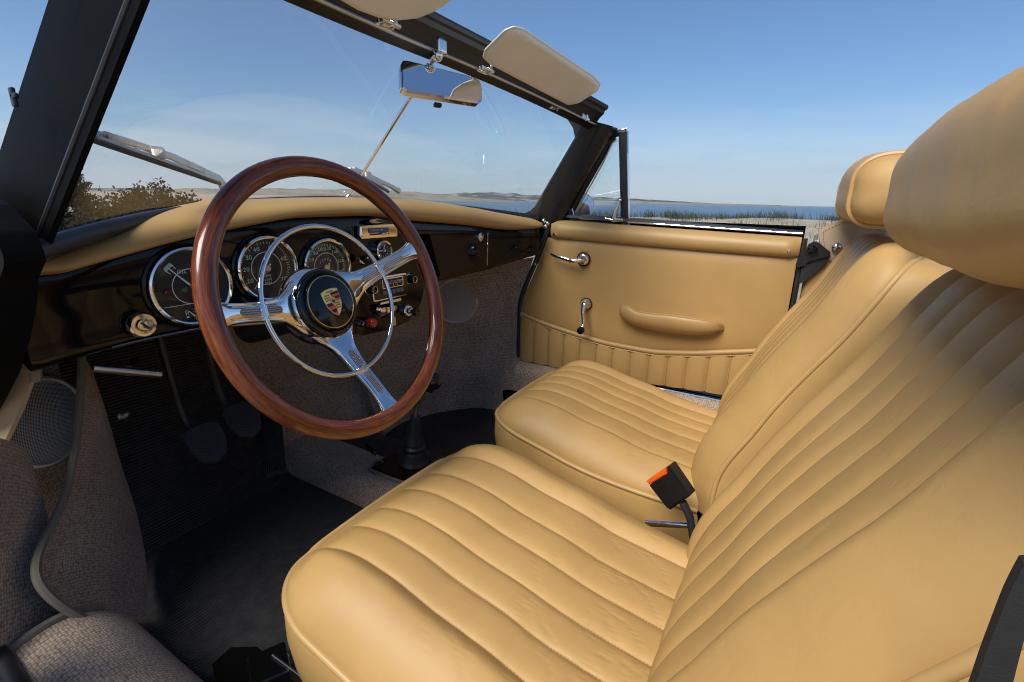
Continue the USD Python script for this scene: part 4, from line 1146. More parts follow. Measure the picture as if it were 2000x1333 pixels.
def stitches(path, up, step=.0046):
    """A row of short thread stitches along a seam."""
    path = np.asarray(path, float)
    L = np.r_[0, np.cumsum(np.linalg.norm(np.diff(path, axis=0), axis=1))]
    s_ = np.arange(step, L[-1] - step, step)
    at_ = lambda q: np.stack([np.interp(q, L, path[:, i]) for i in range(3)], -1)
    a, b = at_(s_ - step * .31), at_(s_ + step * .31)
    d = nrm(b - a); n = nrm(np.asarray(up, float) - d * (d @ np.asarray(up, float))[:, None]); sd = np.cross(d, n) * .0007
    vs = np.stack([a - sd, b - sd, b + sd, a + sd, (a + b) / 2 + n * .0011], 1).reshape(-1, 3)
    k = np.arange(len(a))[:, None] * 5
    return trimesh.Trimesh(vs, np.vstack([k + [0, 1, 4], k + [1, 2, 4], k + [2, 3, 4], k + [3, 0, 4]]), process=False)


def seat(cx, yf, zo, name, label, mirror, dback):
    st = sub(CAR, name, label)
    sx = -1 if mirror else 1
    hw = .247
    # cushion
    zs_tab = PchipInterpolator([0, .02, .038, .095, .15, .22, .295, .355, .445, .52], [.434, .445, .450, .459, .453, .435, .420, .404, .391, .384])
    zp_tab = PchipInterpolator([0, .06, .12, .17, .23, .30, .40, .52], [.424, .416, .402, .390, .375, .364, .354, .346])
    Rc = .10
    nx, ny = 340, 110
    s_ = np.r_[np.linspace(0, 1, 45) ** 1.6 * .10, np.linspace(.10, .50, ny - 45 + 1)[1:]]
    u = np.sin(np.linspace(-1, 1, nx) * np.pi / 2) * .35 + np.linspace(-1, 1, nx) * .65
    S, U_ = np.meshgrid(s_, u, indexing='ij')
    hwS = hw - np.where(S < Rc, Rc - np.sqrt(np.maximum(Rc ** 2 - (Rc - np.minimum(S, Rc)) ** 2, 0)), 0) * .80
    hwS = hwS - .02 * np.clip((S - .25) / .27, 0, 1) ** 2
    X = U_ * hwS
    dside = hwS - np.abs(X)
    dfront = S + .010 * (1 - (X / hw) ** 2)
    d = np.minimum(dside, np.hypot(np.minimum(dside, .2), 0))
    # smooth minimum of the distances to front and side
    k_ = .03
    h_ = np.clip(.5 + .5 * (dfront - dside) / k_, 0, 1)
    d = np.maximum(dfront * (1 - h_) + dside * h_ - k_ * h_ * (1 - h_), 0)
    prof = lambda q, R: np.sqrt(np.clip(1 - (1 - np.minimum(q / R, 1)) ** 2, 0, 1))
    f = prof(d, .075)
    fs = np.clip((S - .012) / .035, 0, 1); fs = fs * fs * (3 - 2 * fs)
    xs_ = X * sx
    ztop = zs_tab(S) + .002
    inner_ = (xs_ > PLX[0]) & (xs_ < PLX[-1])
    pk = pucker(xs_, S, cx)
    ax = np.where(xs_ < 0, (PLX[0] - xs_) / (hw + PLX[0]), (xs_ - PLX[-1]) / (hw - PLX[-1]))
    ax = np.clip(ax, 0, 1)
    bol = np.where(inner_, 0, .015 * (1 - (1 - np.minimum(ax * 3.2, 1)) ** 2) * (1 - ax ** 2))
    zt_ = ztop + pleat_h(xs_, .0066) * fs * np.clip((.60 - S) / .1, 0, 1) + bol * (.35 + .65 * fs)
    zp = zp_tab(S)
    wr = meshkit.fbm(np.stack([X * 7, S * 26 + X * 5, np.full_like(X, cx)], -1), 4, 3) - .5
    Z = zp + (zt_ - zp) * f + pk * np.clip(d / .04, 0, 1) + wr * .0035 * np.clip(d / .06, 0, 1) * np.clip((S - .12) / .2, .12, 1) + zo
    P = np.stack([cx + X, yf - S + .010 * (1 - (X / hw) ** 2) * np.clip(1 - S / .1, 0, 1), Z], -1)
    m, uv = grid(P)
    obj('cushion', m, 'tan_leather', st, uv=uv, label='pleated tan leather seat cushion')
    # stitched seams in the grooves
    sm_ = []
    for p_ in PLX * sx:
        i0 = [int(np.argmin(np.abs(P[i, :, 0] - cx - p_))) for i in range(ny)]
        path = np.array([P[i, j] for i, j in enumerate(i0)])[20:]
        path[:, 0] = cx + p_
        sm_.append(stitches(path, (0, 0, 1)))
    for q in sm_:
        obj('stitching', q, 'seam_thread', st, smooth=False)
    # outline with piping, and the side panel hanging from it
    front = P[0, :, :]
    lft, rgt = P[1:, 0, :], P[1:, -1, :]
    loop = np.vstack([lft[::-1], front, rgt])
    loop = spline(loop[np.r_[True, np.linalg.norm(np.diff(loop, axis=0), axis=1) > 5e-4]], 170)
    obj('piping', tube(loop, .0052, 10), 'tan_piping', st, label='tan piping round the cushion edge')
    cenx = loop - V(cx, yf - .25, 0)
    outw = nrm(cenx * V(1, 1, 0))
    rows = [loop + outw * o_ + V(0, 0, dz_) for o_, dz_ in ((-.002, -.002), (.004, -.014), (.005, -.05), (.000, -.09), (-.012, -.125), (-.030, -.15))]
    m, uv = grid(np.array(rows))
    m.fix_normals()
    obj('side_panel', m, 'tan_leather', st, smooth=True)
    obj('seat_base', rbox((.40, .40, .06), .02, (cx, yf - .26, .270 + zo)), 'black_satin', st)
    for dx in (-.18, .18):
        obj('seat_rail', rbox((.035, .50, .03), .004, (cx + dx, yf - .22, .226)), 'dark_metal', st)
    # backrest: profile of the seams (y over z)
    shift = dback
    pz = np.array([.34, .39, .44, .50, .55, .59, .65, .70, .735, .78, .82, .848, .870, .884, .890])
    py_ = np.array([.070, .068, .062, .040, .015, -.003, -.034, -.063, -.084, -.107, -.126, -.141, -.158, -.180, -.205])
    prof_ = spline(np.stack([py_, pz], 1), 120)
    T = np.linspace(0, 1, 120)
    tang = nrm(np.gradient(prof_, axis=0))
    nor = np.stack([tang[:, 1], -tang[:, 0]], 1)              # out of the front face (towards +y)
    nx = 340
    L = np.r_[0, np.cumsum(np.linalg.norm(np.diff(prof_, axis=0), axis=1))]
    top_d = L[-1] - L
    hwb = .238 - .012 * (L / L[-1]) ** 2
    Rt = .13
    hwb = hwb - np.where(top_d < Rt, Rt - np.sqrt(np.maximum(Rt ** 2 - (Rt - top_d) ** 2, 0)), 0) * .85
    u = np.sin(np.linspace(-1, 1, nx) * np.pi / 2) * .35 + np.linspace(-1, 1, nx) * .65
    X = u[None] * hwb[:, None]
    xs_ = X * sx
    dside = hwb[:, None] - np.abs(X)
    dtop = np.repeat(top_d[:, None], nx, 1) + .004
    h_ = np.clip(.5 + .5 * (dtop - dside) / .03, 0, 1)
    d = np.maximum(dtop * (1 - h_) + dside * h_ - .03 * h_ * (1 - h_), 0)
    f = prof(d, .085)
    inner_ = (xs_ > PLX[0]) & (xs_ < PLX[-1])
    ax = np.where(xs_ < 0, (PLX[0] - xs_) / (hw + PLX[0]), (xs_ - PLX[-1]) / (hw - PLX[-1]))
    ax = np.clip(ax, 0, 1)
    fade = np.clip(top_d / .05, 0, 1)[:, None]
    amp = pleat_h(xs_, .0072) * fade + np.where(inner_, 0, .018 * (1 - (1 - np.minimum(ax * 3.0, 1)) ** 2) * (1 - ax ** 2)) * (.4 + .6 * fade)
    wr = meshkit.fbm(np.stack([X * 8, L[:, None] * 14 + X * 4, np.full_like(X, cx + 5)], -1), 4, 8) - .5
    off = amp * f - .040 * (1 - f) + .45 * pucker(xs_, np.repeat(L[:, None], nx, 1), cx + 9) * np.clip(d / .04, 0, 1) + wr * .0035 * np.clip(d / .06, 0, 1)
    P = np.stack([cx + X, prof_[:, :1] + nor[:, :1] * off + shift, prof_[:, 1:] + nor[:, 1:] * off + 0 * X], -1)
    m, uv = grid(P, flip=True)
    obj('backrest', m, 'tan_leather', st, uv=uv, label='pleated tan leather backrest')
    for p_ in PLX * sx:
        i0 = [int(np.argmin(np.abs(P[i, :, 0] - cx - p_))) for i in range(120)]
        path = np.array([P[i, j] for i, j in enumerate(i0)])[8:108]
        path[:, 0] = cx + p_
        obj('stitching', stitches(path, (0, .8, .5)), 'seam_thread', st, smooth=False)
    loop = np.vstack([P[:, 0, :], P[-1, 1:-1, :], P[::-1, -1, :]])
    loop = spline(loop[np.r_[True, np.linalg.norm(np.diff(loop, axis=0), axis=1) > 5e-4]], 190)
    obj('piping', tube(loop, .0052, 10), 'tan_piping', st, label='tan piping round the backrest edge')
    tmid = V(0, -.8, -.12)
    cen = loop.mean(0)
    inw = nrm((cen - loop) * V(1, 0, 1))
    rows = [loop + tmid * a_ + inw * b_ for a_, b_ in ((.002, -.002), (.012, -.006), (.04, -.008), (.075, -.004), (.100, .012), (.108, .045), (.110, .11), (.110, .20))]
    m, uv = grid(np.array(rows)); m.fix_normals()
    obj('back_shell', m, 'tan_leather', st, smooth=True, label='plain tan leather back and sides of the backrest')
    # head restraint on two chromed posts: a D-shaped bolster with piped ends
    hx0, hx1 = (cx - .175, cx + .175)
    Zc, Yc = (.952 if mirror else .940, -.122 + shift * .35)
    hcx, hwx = (cx * 1.11, .208) if mirror else (-.375, .245)
    sec_ = spline([(.060, .0), (.058, .034), (.040, .056), (.0, .066), (-.045, .058), (-.068, .028), (-.070, -.02), (-.050, -.048), (.0, -.057), (.040, -.052), (.057, -.033)], 72, closed=True)
    xsn = np.linspace(-1, 1, 61)
    rows = []
    for q in xsn:
        kf = 1.0 - .13 * abs(q) ** 2.4 - (0 if mirror or q < 0 else .12 * q ** 6)
        rows.append([(hcx + q * hwx, Yc + a_ * kf, Zc + b_ * kf * (1 - (.50 * abs(q) ** 3 if (q < 0 and b_ < 0 and not mirror) else 0)) + .006 * (1 - q * q)) for a_, b_ in sec_])
    P = np.array(rows)
    wr = meshkit.fbm(P * V(30, 9, 9), 3, 11) - .5
    P = P + nrm(P - P.mean(1, keepdims=True)) * (wr * .004)[..., None]
    m, uv = grid(P, closed_v=True, flip=True)
    hr = obj('head_restraint', m, 'tan_leather', st, smooth=True, label='rolled tan leather head restraint')
    for q, end in ((0, -1), (-1, 1)):
        ringp = P[q]
        if mirror or end < 0:
            obj('head_restraint_piping', tube(ringp + V(end * .002, 0, 0), .0048, 8, closed=True), 'tan_piping', st)
        cen = ringp.mean(0)
        rows = [cen + (ringp - cen) * k_ + V(end * b_, 0, 0) for k_, b_ in ((.985, .0), (.965, .010), (.90, .022), (.75, .033), (.5, .040), (.2, .043), (.01, .0435))]
        m, _ = grid(np.array(rows), closed_v=True); m.fix_normals()
        obj('head_restraint_end', m, 'tan_leather', st, smooth=True)
    for dx in (-.07, .07):
        obj('restraint_post', tube([(hcx + dx, -.200 + shift * .4, .80), (hcx + dx, -.185 + shift * .3, .90)], .006, 12), 'chrome', st)
    obj('restraint_carrier', rbox((.17, .035, .010), .003, (hcx, -.200 + shift * .4, .872)), 'black_satin', st)
    return st


s1 = seat(-.310, .545, .0, 'seat', 'driver seat in pleated tan leather, close to the open door', False, 0.0)
s2 = seat(.310, .598, -.008, 'seat', 'passenger seat in pleated tan leather, beside the closed door', True, .045)
# the bright bracket and the bolted runner foot at the front corner of the driver seat
obj('runner_foot', prism([(-.035, -.06), (.03, -.06), (.035, .02), (.012, .055), (-.02, .05), (-.036, .01)], .012, (-.545, .635, .222), V(1, 0, 0), V(0, 1, 0), V(0, 0, 1), bevel=.003), 'gloss_plastic', s1)
obj('runner_bolt', lathe([(.0085, 0), (.0085, .005), (.005, .006), (.0045, .004), (0, .004)], (-.547, .645, .234), V(0, 0, 1), 6), 'chrome', s1)
obj('runner_block', rbox((.055, .06, .028), .004, (-.528, .595, .238), axes=np.array([nrm(V(1, -.5, 0)), nrm(V(.5, 1, 0)), V(0, 0, 1)])), 'gloss_plastic', s1)
obj('runner_channel', cat_(rbox((.034, .12, .004), .0015, (-.500, .540, .236)), rbox((.004, .12, .022), .0015, (-.518, .540, .246)), rbox((.004, .12, .022), .0015, (-.482, .540, .246)), *[ball(.0035, (-.500, .565 - .02 * k, .241), 1) for k in range(3)]), 'dull_metal', s1)
# strap beside the driver's backrest
obj('belt_strap', thick(patch([[at(a, b, x=-.603) for a, b in r] for r in ([(1990, 1085), (2022, 1082)], [(1964, 1135), (2014, 1148)], [(1938, 1200), (1994, 1215)], [(1912, 1270), (1974, 1290)], [(1884, 1350), (1952, 1370)], [(1850, 1420), (1924, 1440)])], 40, 6), .006), 'webbing', CAR, smooth=40, label='black belt webbing beside the driver backrest')

# ---- belt buckle between the seats
bk = sub(CAR, 'belt_buckle', 'black seat belt buckle with an orange release button')
bo = V(-.020, .14, .43)
bX, bY = nrm(V(-.25, -.9, .0)), nrm(V(-.1, 0.0, 1))
_, (o, X, Y, N, pm) = plate('body', [(1259, 941), (1266, 950), (1302, 928), (1301, 914), (1306, 912), (1346, 971), (1308, 998), (1300, 994)], bo, bX, bY, .024, 'black_plastic', bk, bevel=.004, rnd=.0015)
plate('release_button', [(1261, 941), (1299, 915), (1301, 927), (1267, 948)], bo - N * .004, bX, bY, .016, 'buckle_orange', bk, bevel=.002)
obj('stem', tube([onplane(1328, 986, bo, N) - N * .01, onplane(1342, 1015, bo, N) - N * .01, onplane(1348, 1060, bo, N) - N * .012], .0075, 8), 'webbing', bk)
obj('tunnel_bar', tube([at(1262, 1022, x=.0), at(1345, 1026, x=.0)], .0065, 10), 'chrome', CAR, label='bright seat adjuster bar between the seats')

# ---- floor: tunnel, mats, carpets
fl = sub(CAR, 'floor_covering', 'woven beige carpets and ribbed black rubber mats')
yv = np.linspace(-.3, 1.17, 60)


def strip(sec, ys_, m_, name, **k):
    P = np.array([[(x, y, z) for x, z in sec] for y in ys_])
    P = np.stack([spline(r, 30) for r in P], 0)
    m, uv = grid(P)
    return obj(name, m, m_, fl, uv=uv[:, ::k.pop('swap', 1)] if False else uv, **k)


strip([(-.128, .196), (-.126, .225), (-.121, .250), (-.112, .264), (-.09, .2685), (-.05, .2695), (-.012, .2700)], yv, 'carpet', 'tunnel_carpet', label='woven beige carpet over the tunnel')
strip([(-.013, .2655), (.03, .266), (.085, .262), (.110, .245), (.122, .215), (.135, .2005), (.2, .199), (.35, .199), (.50, .199), (.535, .203)], np.linspace(.2, 1.12, 60), 'ribbed_rubber', 'passenger_mat', label='ribbed black rubber mat in the passenger footwell')
strip([(-.590, .214), (-.572, .204), (-.5, .1985), (-.35, .198), (-.2, .198), (-.127, .199)], np.linspace(.2, 1.10, 60), 'ribbed_rubber', 'driver_mat', label='ribbed black rubber mat in the driver footwell')
# toe boards
P = patch([[(x, y, z) for x in (-.60, -.45, -.3, -.13)] for y, z in ((1.085, .2005), (1.12, .212), (1.20, .30), (1.28, .42), (1.35, .56), (1.40, .74))], 40, 20)
m, uv = grid(P); obj('driver_toe_mat', m, 'ribbed_rubber', fl, uv=uv)
P = patch([[(x, y, z) for x in (-.13, .1, .35, .60)] for y, z in ((1.06, .2000), (1.10, .212), (1.16, .30), (1.24, .42), (1.31, .56), (1.36, .74))], 40, 20)
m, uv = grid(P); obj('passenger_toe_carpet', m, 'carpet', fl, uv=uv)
# passenger side: kick panel and wheel arch
P = patch([[(.18, 1.20, .78), (.36, 1.09, .76), (.47, 1.02, .745), (.545, .93, .735), (.585, .84, .735), (.60, .76, .75)],
           [(.18, 1.19, .62), (.38, 1.075, .62), (.49, 1.00, .62), (.560, .92, .62), (.592, .85, .62), (.604, .795, .62)],
           [(.18, 1.17, .50), (.38, 1.08, .50), (.49, 1.01, .50), (.566, .93, .50), (.594, .86, .50), (.606, .797, .50)],
           [(.18, 1.14, .38), (.36, 1.08, .38), (.47, 1.02, .38), (.55, .94, .38), (.584, .87, .385), (.602, .797, .395)],
           [(.18, 1.10, .28), (.34, 1.07, .28), (.45, 1.02, .27), (.53, .94, .28), (.562, .86, .31), (.580, .78, .345)],
           [(.18, 1.06, .196), (.32, 1.055, .197), (.43, 1.01, .197), (.515, .92, .197), (.530, .84, .200), (.540, .75, .205)]], 60, 60)
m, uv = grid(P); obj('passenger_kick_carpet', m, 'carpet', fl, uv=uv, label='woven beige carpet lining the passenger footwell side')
P = patch([[(.540, y, .200), (.545, y, .27), (.550, y, .33), (.560, y, .368), (.590, y, .380), (.625, y, .380)] for y in (.80, .6, .4, .2, -.1)], 50, 24)
m, uv = grid(P); obj('passenger_sill_carpet', m, 'carpet', fl, uv=uv, label='woven beige carpet on the sill under the passenger door')
bd = [at(858, 626, y=1.055), at(900, 634, y=1.005), at(950, 648, y=.94), at(985, 656, y=.885), at(1001, 662, y=.857), at(1004, 680, y=.85), at(997, 708, y=.852), at(1012, 709, y=.815), at(1024, 702, y=.79)]
obj('carpet_binding', tube(spline(bd, 60), .0042, 8), 'carpet_binding', fl)
obj('carpet_snap', lathe([(.005, 0), (.0045, .003), (0, .004)], at(998, 667, y=.853), V(-1, -.3, .1), 14), 'chrome', fl)
pl = sub(CAR, 'anchor_plate', 'black belt anchor plate with a bolt on the passenger sill')
_, (o, X, Y, N, pm) = plate('plate', [(981, 764), (988, 763), (1040, 771), (1060, 800), (1040, 815), (984, 800)], V(.532, .78, .28), nrm(V(.12, -1, 0)), V(-.15, 0, 1), .008, 'gloss_plastic', pl, bevel=.0025, rnd=.004)
obj('bolt', lathe([(.012, -.002), (.012, .004), (.008, .006), (.007, .010), (0, .011)], onplane(996, 783, o, N), N, 20), 'dark_metal', pl)
obj('sill_knob', cat_(lathe([(.012, .0), (.0105, .006), (.006, .008)], at(1367, 806, x=.545), V(-.3, -.2, 1), 20), ball(.0115, at(1367, 799, x=.540), 2)), 'gloss_plastic', CAR, label='small black knob on the carpeted passenger sill')
obj('sill_strip', tube(np.array([(.597, y, .384) for y in np.linspace(0, .80, 12)]), .004, 8), 'chrome', CAR, label='bright strip along the passenger sill')
# driver side: sill, wheel arch flap, kick panel
P = patch([[(-.752, y, .352), (-.700, y, .356), (-.664, y, .343), (-.630, y, .310), (-.598, y, .258), (-.578, y, .205)] for y in (.80, .65, .5, .3, .0, -.2)], 60, 30)
P[:, :, 1] += (np.linspace(0, 1, 30) ** 1.5 * .10)[None] * np.linspace(1, 0, 60)[:, None] ** 2
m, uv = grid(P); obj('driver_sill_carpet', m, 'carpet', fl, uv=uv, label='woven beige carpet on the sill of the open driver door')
obj('carpet_binding', tube(P[0, :16] + V(0, .003, .001), .0065, 8), 'carpet_binding', fl)
rowsL = [((160, 692), 1.06, (172, 708), 1.09, (180, 722), 1.13), ((156, 790), 1.02, (190, 800), 1.05, (212, 820), 1.13), ((148, 870), .985, (195, 890), 1.04, (236, 905), 1.13),
         ((112, 1005), .92, (190, 985), .99, (262, 985), 1.13), ((72, 1128), .845, (180, 1090), .92, (280, 1062), 1.075), ((168, 1214), .808, (225, 1205), .84, (286, 1207), .885)]
C = [[at(*a, y=ya), at(*b, y=yb_), at(*c_, y=yc_)] for a, ya, b, yb_, c_, yc_ in rowsL]
P = patch(C, 80, 40)
m, uv = grid(P); obj('wheel_arch_carpet', m, 'carpet', fl, uv=uv, label='loose edged woven carpet over the driver side wheel arch')
obj('carpet_binding', tube(np.vstack([P[:, 0], ]), .0062, 8), 'carpet_binding', fl)
kn = nrm(V(.47, -.88, .10)); ko = V(-.592, 1.105, .545)
kx = nrm(np.cross(V(0, 0, 1), kn)); ky = np.cross(kn, kx)
P = np.array([[ko - kn * .012 + kx * a + ky * b for a in np.linspace(-.22, .085, 16)] for b in np.linspace(-.42, .16, 20)])
m, uv = grid(P); obj('kick_panel_carpet', m, 'carpet', fl, uv=uv, label='woven carpet behind the loudspeaker in the driver footwell')
C = [[at(-40, 850, y=.90), at(20, 862, y=.95), at(58, 885, y=1.0)], [at(-40, 980, y=.88), at(30, 990, y=.93), at(92, 1000, y=.97)], [at(-40, 1130, y=.84), at(50, 1130, y=.88), at(135, 1120, y=.92)],
     [at(-40, 1340, y=.76), at(45, 1295, y=.80), at(172, 1222, y=.83)]]
P = patch(C, 50, 30)
m, uv = grid(P); obj('door_pillar_carpet', m, 'carpet', fl, uv=uv, label='woven carpet on the door pillar of the driver footwell')
q = [at(42, 706, x=-.63), at(52, 712, x=-.628), at(69, 724, x=-.622), at(70, 741, x=-.622), at(48, 800, x=-.635), at(10, 880, x=-.655), at(-30, 950, x=-.67), at(-60, 940, x=-.675), at(-20, 860, x=-.66), at(20, 770, x=-.64)]
obj('pillar_trim', thick(np.array([[q[0], q[2]], [q[9], q[3]], [q[8], q[4]], [q[8] * .5 + q[7] * .5, q[5]], [q[7], q[6]]]), .006), 'tan_cloth', fl, smooth=40, label='tan vinyl strip at the driver door pillar')
obj('pillar_trim_top', tube([q[0], q[1], q[2], q[3]], .007, 8), 'carpet_felt', fl)
obj('sill_seal', tube([(-.748, .86, .36), (-.752, .7, .352), (-.755, .4, .348), (-.755, -.2, .348)], .012, 10), 'black_rubber', fl)

# ---- loudspeakers


def speaker(o, n, label):
    sp = sub(CAR, 'loudspeaker', label)
    x, y, n = frame(n)
    rr = np.linspace(0, .0715, 14)
    th_ = np.linspace(0, 2 * np.pi, 60, endpoint=False)
    P = np.array([[o + r * (math.cos(a) * x + math.sin(a) * y) + n * (.010 - .010 * (r / .0715) ** 2.0 + .006) for a in th_] for r in rr])
    m, _ = grid(P, closed_v=True, flip=True)
    uv = np.array([[(r * math.cos(a), r * math.sin(a)) for a in th_] for r in rr]).reshape(-1, 2)
    obj('grille', m, 'punched_metal', sp, uv=uv)
    obj('trim_ring', lathe([(.0790, -.012), (.0795, .0), (.0780, .0065), (.0745, .009), (.0715, .007), (.0705, .004)], o, n, 64), 'bright_trim', sp)
    return sp


speaker(V(-.585, 1.088, .545), V(.47, -.88, .10), 'round chrome rimmed loudspeaker in the driver footwell')
speaker(V(.488, 1.000, .592), V(-.60, -.78, .10), 'round chrome rimmed loudspeaker in the passenger footwell')

# ---- pedals
def pedal(px, py, y, label):
    pd = sub(CAR, 'pedal', label)
    o = at(px, py, y=y)
    n = nrm(V(0, -.82, .57)); x, yv_, n = frame(n)
    shp = sg.Polygon([(-.034, .030), (-.020, .038), (.020, .038), (.034, .030), (.034, .0), (.024, -.030), (.0, -.042), (-.024, -.030), (-.034, 0)]).buffer(.004)
    obj('pad', prism(shp, .010, o, x, yv_, n, bevel=.002), 'black_rubber', pd)
    for k in range(-3, 4):
        l = sg.LineString([(-.03, .008 * k + .010), (0, .008 * k - .004), (.03, .008 * k + .010)]).buffer(.0014).intersection(shp.buffer(-.004))
        if not l.is_empty:
            obj('pad_rib', prism(l, .0125, o, x, yv_, n), 'black_rubber', pd)
    obj('arm', tube(spline([o + n * .001, o + V(-.005, .04, .02), o + V(-.012, .07, .12), o + V(-.015, .09, .26)], 16), .009, 8), 'black_satin', pd)


pedal(403, 868, 1.03, 'clutch pedal, the ribbed pad nearer the driver door')
pedal(474, 822, 1.05, 'brake pedal, the ribbed pad beside the accelerator')
ac = sub(CAR, 'accelerator', 'tall ribbed rubber accelerator pedal against the tunnel')
A_ = [at(508, 806, y=1.12), at(541, 800, y=1.12), at(556, 926, y=.985), at(517, 936, y=.985)]
X = nrm(A_[1] - A_[0]); Yv = nrm(A_[0] - A_[3]); N_ = nrm(np.cross(X, Yv))
wd, ln = .048, np.linalg.norm(A_[0] - A_[3])
obj('pad', prism(sg.box(0, 0, wd, ln).buffer(.004), .012, A_[3], X, Yv, N_, bevel=.003), 'black_rubber', ac)
for k in range(9):
    obj('pad_rib', prism(sg.box(.002 + k * .0054, .006, .0045 + k * .0054, ln - .006), .0145, A_[3], X, Yv, N_), 'black_rubber', ac)

# ---- gear lever, heater lever, handbrake
gx = sub(CAR, 'gear_lever', 'gear lever with a round black knob and rubber boot')
obj('knob', ball(.0205, (-.003, .699, .516), 3, (1, 1, 1.0)), 'gloss_plastic', gx)
obj('knob_collar', lathe([(.010, 0), (.009, .01), (.006, .016)], (-.002, .712, .490), V(0, -.45, 1), 20), 'gloss_plastic', gx)
obj('shaft', tube(spline([(0, .762, .385), (0, .760, .425), (-.001, .745, .455), (-.002, .712, .494), (-.003, .70, .512)], 24), np.r_[np.full(12, .0055), np.full(12, .0065)], 10), 'dull_metal', gx)
obj('boot', lathe([(.038, 0), (.040, .004), (.036, .010), (.031, .020), (.0305, .030), (.026, .036), (.0285, .041), (.0285, .046), (.0225, .052), (.0265, .057), (.026, .062), (.0225, .068), (.0205, .078), (.0175, .095), (.0145, .110), (.0135, .120), (.0125, .124), (.0135, .127), (.0125, .130), (.006, .130)], (0, .775, .279), V(0, -.10, 1), 32), 'black_rubber', gx)
gp = sub(CAR, 'gear_lever_plate', 'black plate on the tunnel round the gear lever boot')
pts = np.array([at(a, b, z=.278) for a, b in [(724, 917), (735, 903), (770, 884), (830, 893), (868, 915), (806, 946)]])
obj('plate', prism(sg.Polygon(pts[:, :2]).buffer(-.006).buffer(.006), .010, (0, 0, .270), V(1, 0, 0), V(0, 1, 0), V(0, 0, 1), bevel=.003), 'gloss_plastic', gp)
obj('plate_binding', tube(np.array([at(a, b, z=.274) for a, b in [(735, 900), (722, 917), (762, 934), (806, 949)]]), .0042, 8), 'carpet_binding', gp)
obj('plate_screw', lathe([(.005, 0), (.0048, .002), (.002, .003), (0, .0028)], at(740, 914, z=.281), V(0, 0, 1), 14), 'chrome', gp)
hl = sub(CAR, 'heater_lever', 'small heater lever with a black grip ahead of the gear lever')
a, b, c = at(748, 903, z=.281), at(735, 888, x=-.052), at(714, 868, x=-.050)
obj('stem', tube([a, b], .0025, 8), 'chrome', hl)
obj('grip', tube([b, b * .75 + c * .25, b * .3 + c * .7, c], [.0045, .0065, .0075, .0045], 12), 'gloss_plastic', hl)
hb = sub(CAR, 'handbrake_handle', 'grey metal handbrake handle under the dashboard')
obj('handle', tube([at(183, 719, y=.86), at(250, 725, y=.85), at(314, 731, y=.845)], .0062, 10), 'dull_metal', hb)
obj('handle_bracket', tube([at(250, 725, y=.85), at(262, 712, y=.95), at(262, 705, y=1.1)], .008, 10), 'black_satin', hb)
obj('bonnet_release', lathe([(.010, 0), (.010, .004), (.006, .006), (.003, .005), (0, .005)], at(240, 812, y=1.12), V(0, -1, .2), 20), 'dark_metal', CAR)

# ================================================================== the place: dunes, sea, far shore
def psi_of(px):
    return YAW + math.atan((px - PW / 2) / FPX)


def out_at(psi, r, z=0.0):
    return V(CAM[0] + r * math.sin(psi), CAM[1] + r * math.cos(psi), z)


def ground_h(psi, r):
    """Height of the sand, in polar coordinates round the driver's door."""
    psi = np.asarray(psi, float); r = np.asarray(r, float)
    x, y = r * np.sin(psi), r * np.cos(psi)
    n1 = meshkit.fbm(np.stack([x * .22, y * .22, 0 * x], -1), 4, 2) - .5
    n2 = meshkit.fbm(np.stack([x * .9, y * .9, 0 * x + 4], -1), 3, 6) - .5
    deg = np.degrees(np.mod(psi, 2 * np.pi))
    sea_side = np.clip((deg - 40) / 10, 0, 1) * np.clip((170 - deg) / 20, 0, 1)
    crest = .61 * np.exp(-((r - 14.0) / 3.4) ** 2) - np.clip((r - 15.5) / 26, 0, 1) ** 1.2 * 7.0
    land = -.45 * np.clip((r - 6) / 10, 0, 1) + 1.2 * np.clip((r - 60) / 260, 0, 1)
    h = crest * sea_side + land * (1 - sea_side)
    fade = np.clip((r - 5.0) / 4.0, 0, 1)
    return (h + (n1 * .36 + n2 * .09) * np.clip(1.4 - r / 60, .2, 1)) * fade - .003


rs = np.r_[np.linspace(.0, 9, 24), np.linspace(9.2, 22, 90), np.geomspace(22.4, 420, 40)]
ps = np.concatenate([np.radians(np.linspace(0, 120, 520, endpoint=False)), np.radians(np.linspace(120, 360, 120, endpoint=False))])
RR2, PP = np.meshgrid(rs, ps, indexing='ij')
Zg = ground_h(PP, RR2)
P = np.stack([CAM[0] + RR2 * np.sin(PP), CAM[1] + RR2 * np.cos(PP), Zg], -1)
mat('sand', {'g': ('geometry', {}), 'n': ('noise_texture', {'scale': .8, 'detail': 6.0, 'roughness': 0.65}), 'r': ('rgb_ramp', {'ramp': [(0.35, (0.30, 0.255, 0.19)), (0.6, (0.44, 0.385, 0.30)), (0.75, (0.47, 0.42, 0.335))]}),
             'n2': ('noise_texture', {'scale': 7.0, 'detail': 8.0, 'roughness': 0.6}), 'b': ('bump', {'strength': 0.9, 'distance': 0.14}), 'p': ('principled_bsdf', {'roughness': 0.95, 'specular_ior_level': 0.1})},
    [('g.position', 'n.vector'), ('g.position', 'n2.vector'), ('n.fac', 'r.fac'), ('r.color', 'p.base_color'), ('n2.fac', 'b.height'), ('b.normal', 'p.normal')])
m, _ = grid(P, closed_v=True)
obj('ground', m, 'sand', smooth=True, kind='structure', label='pale dune sand round the car, falling away to the sea')
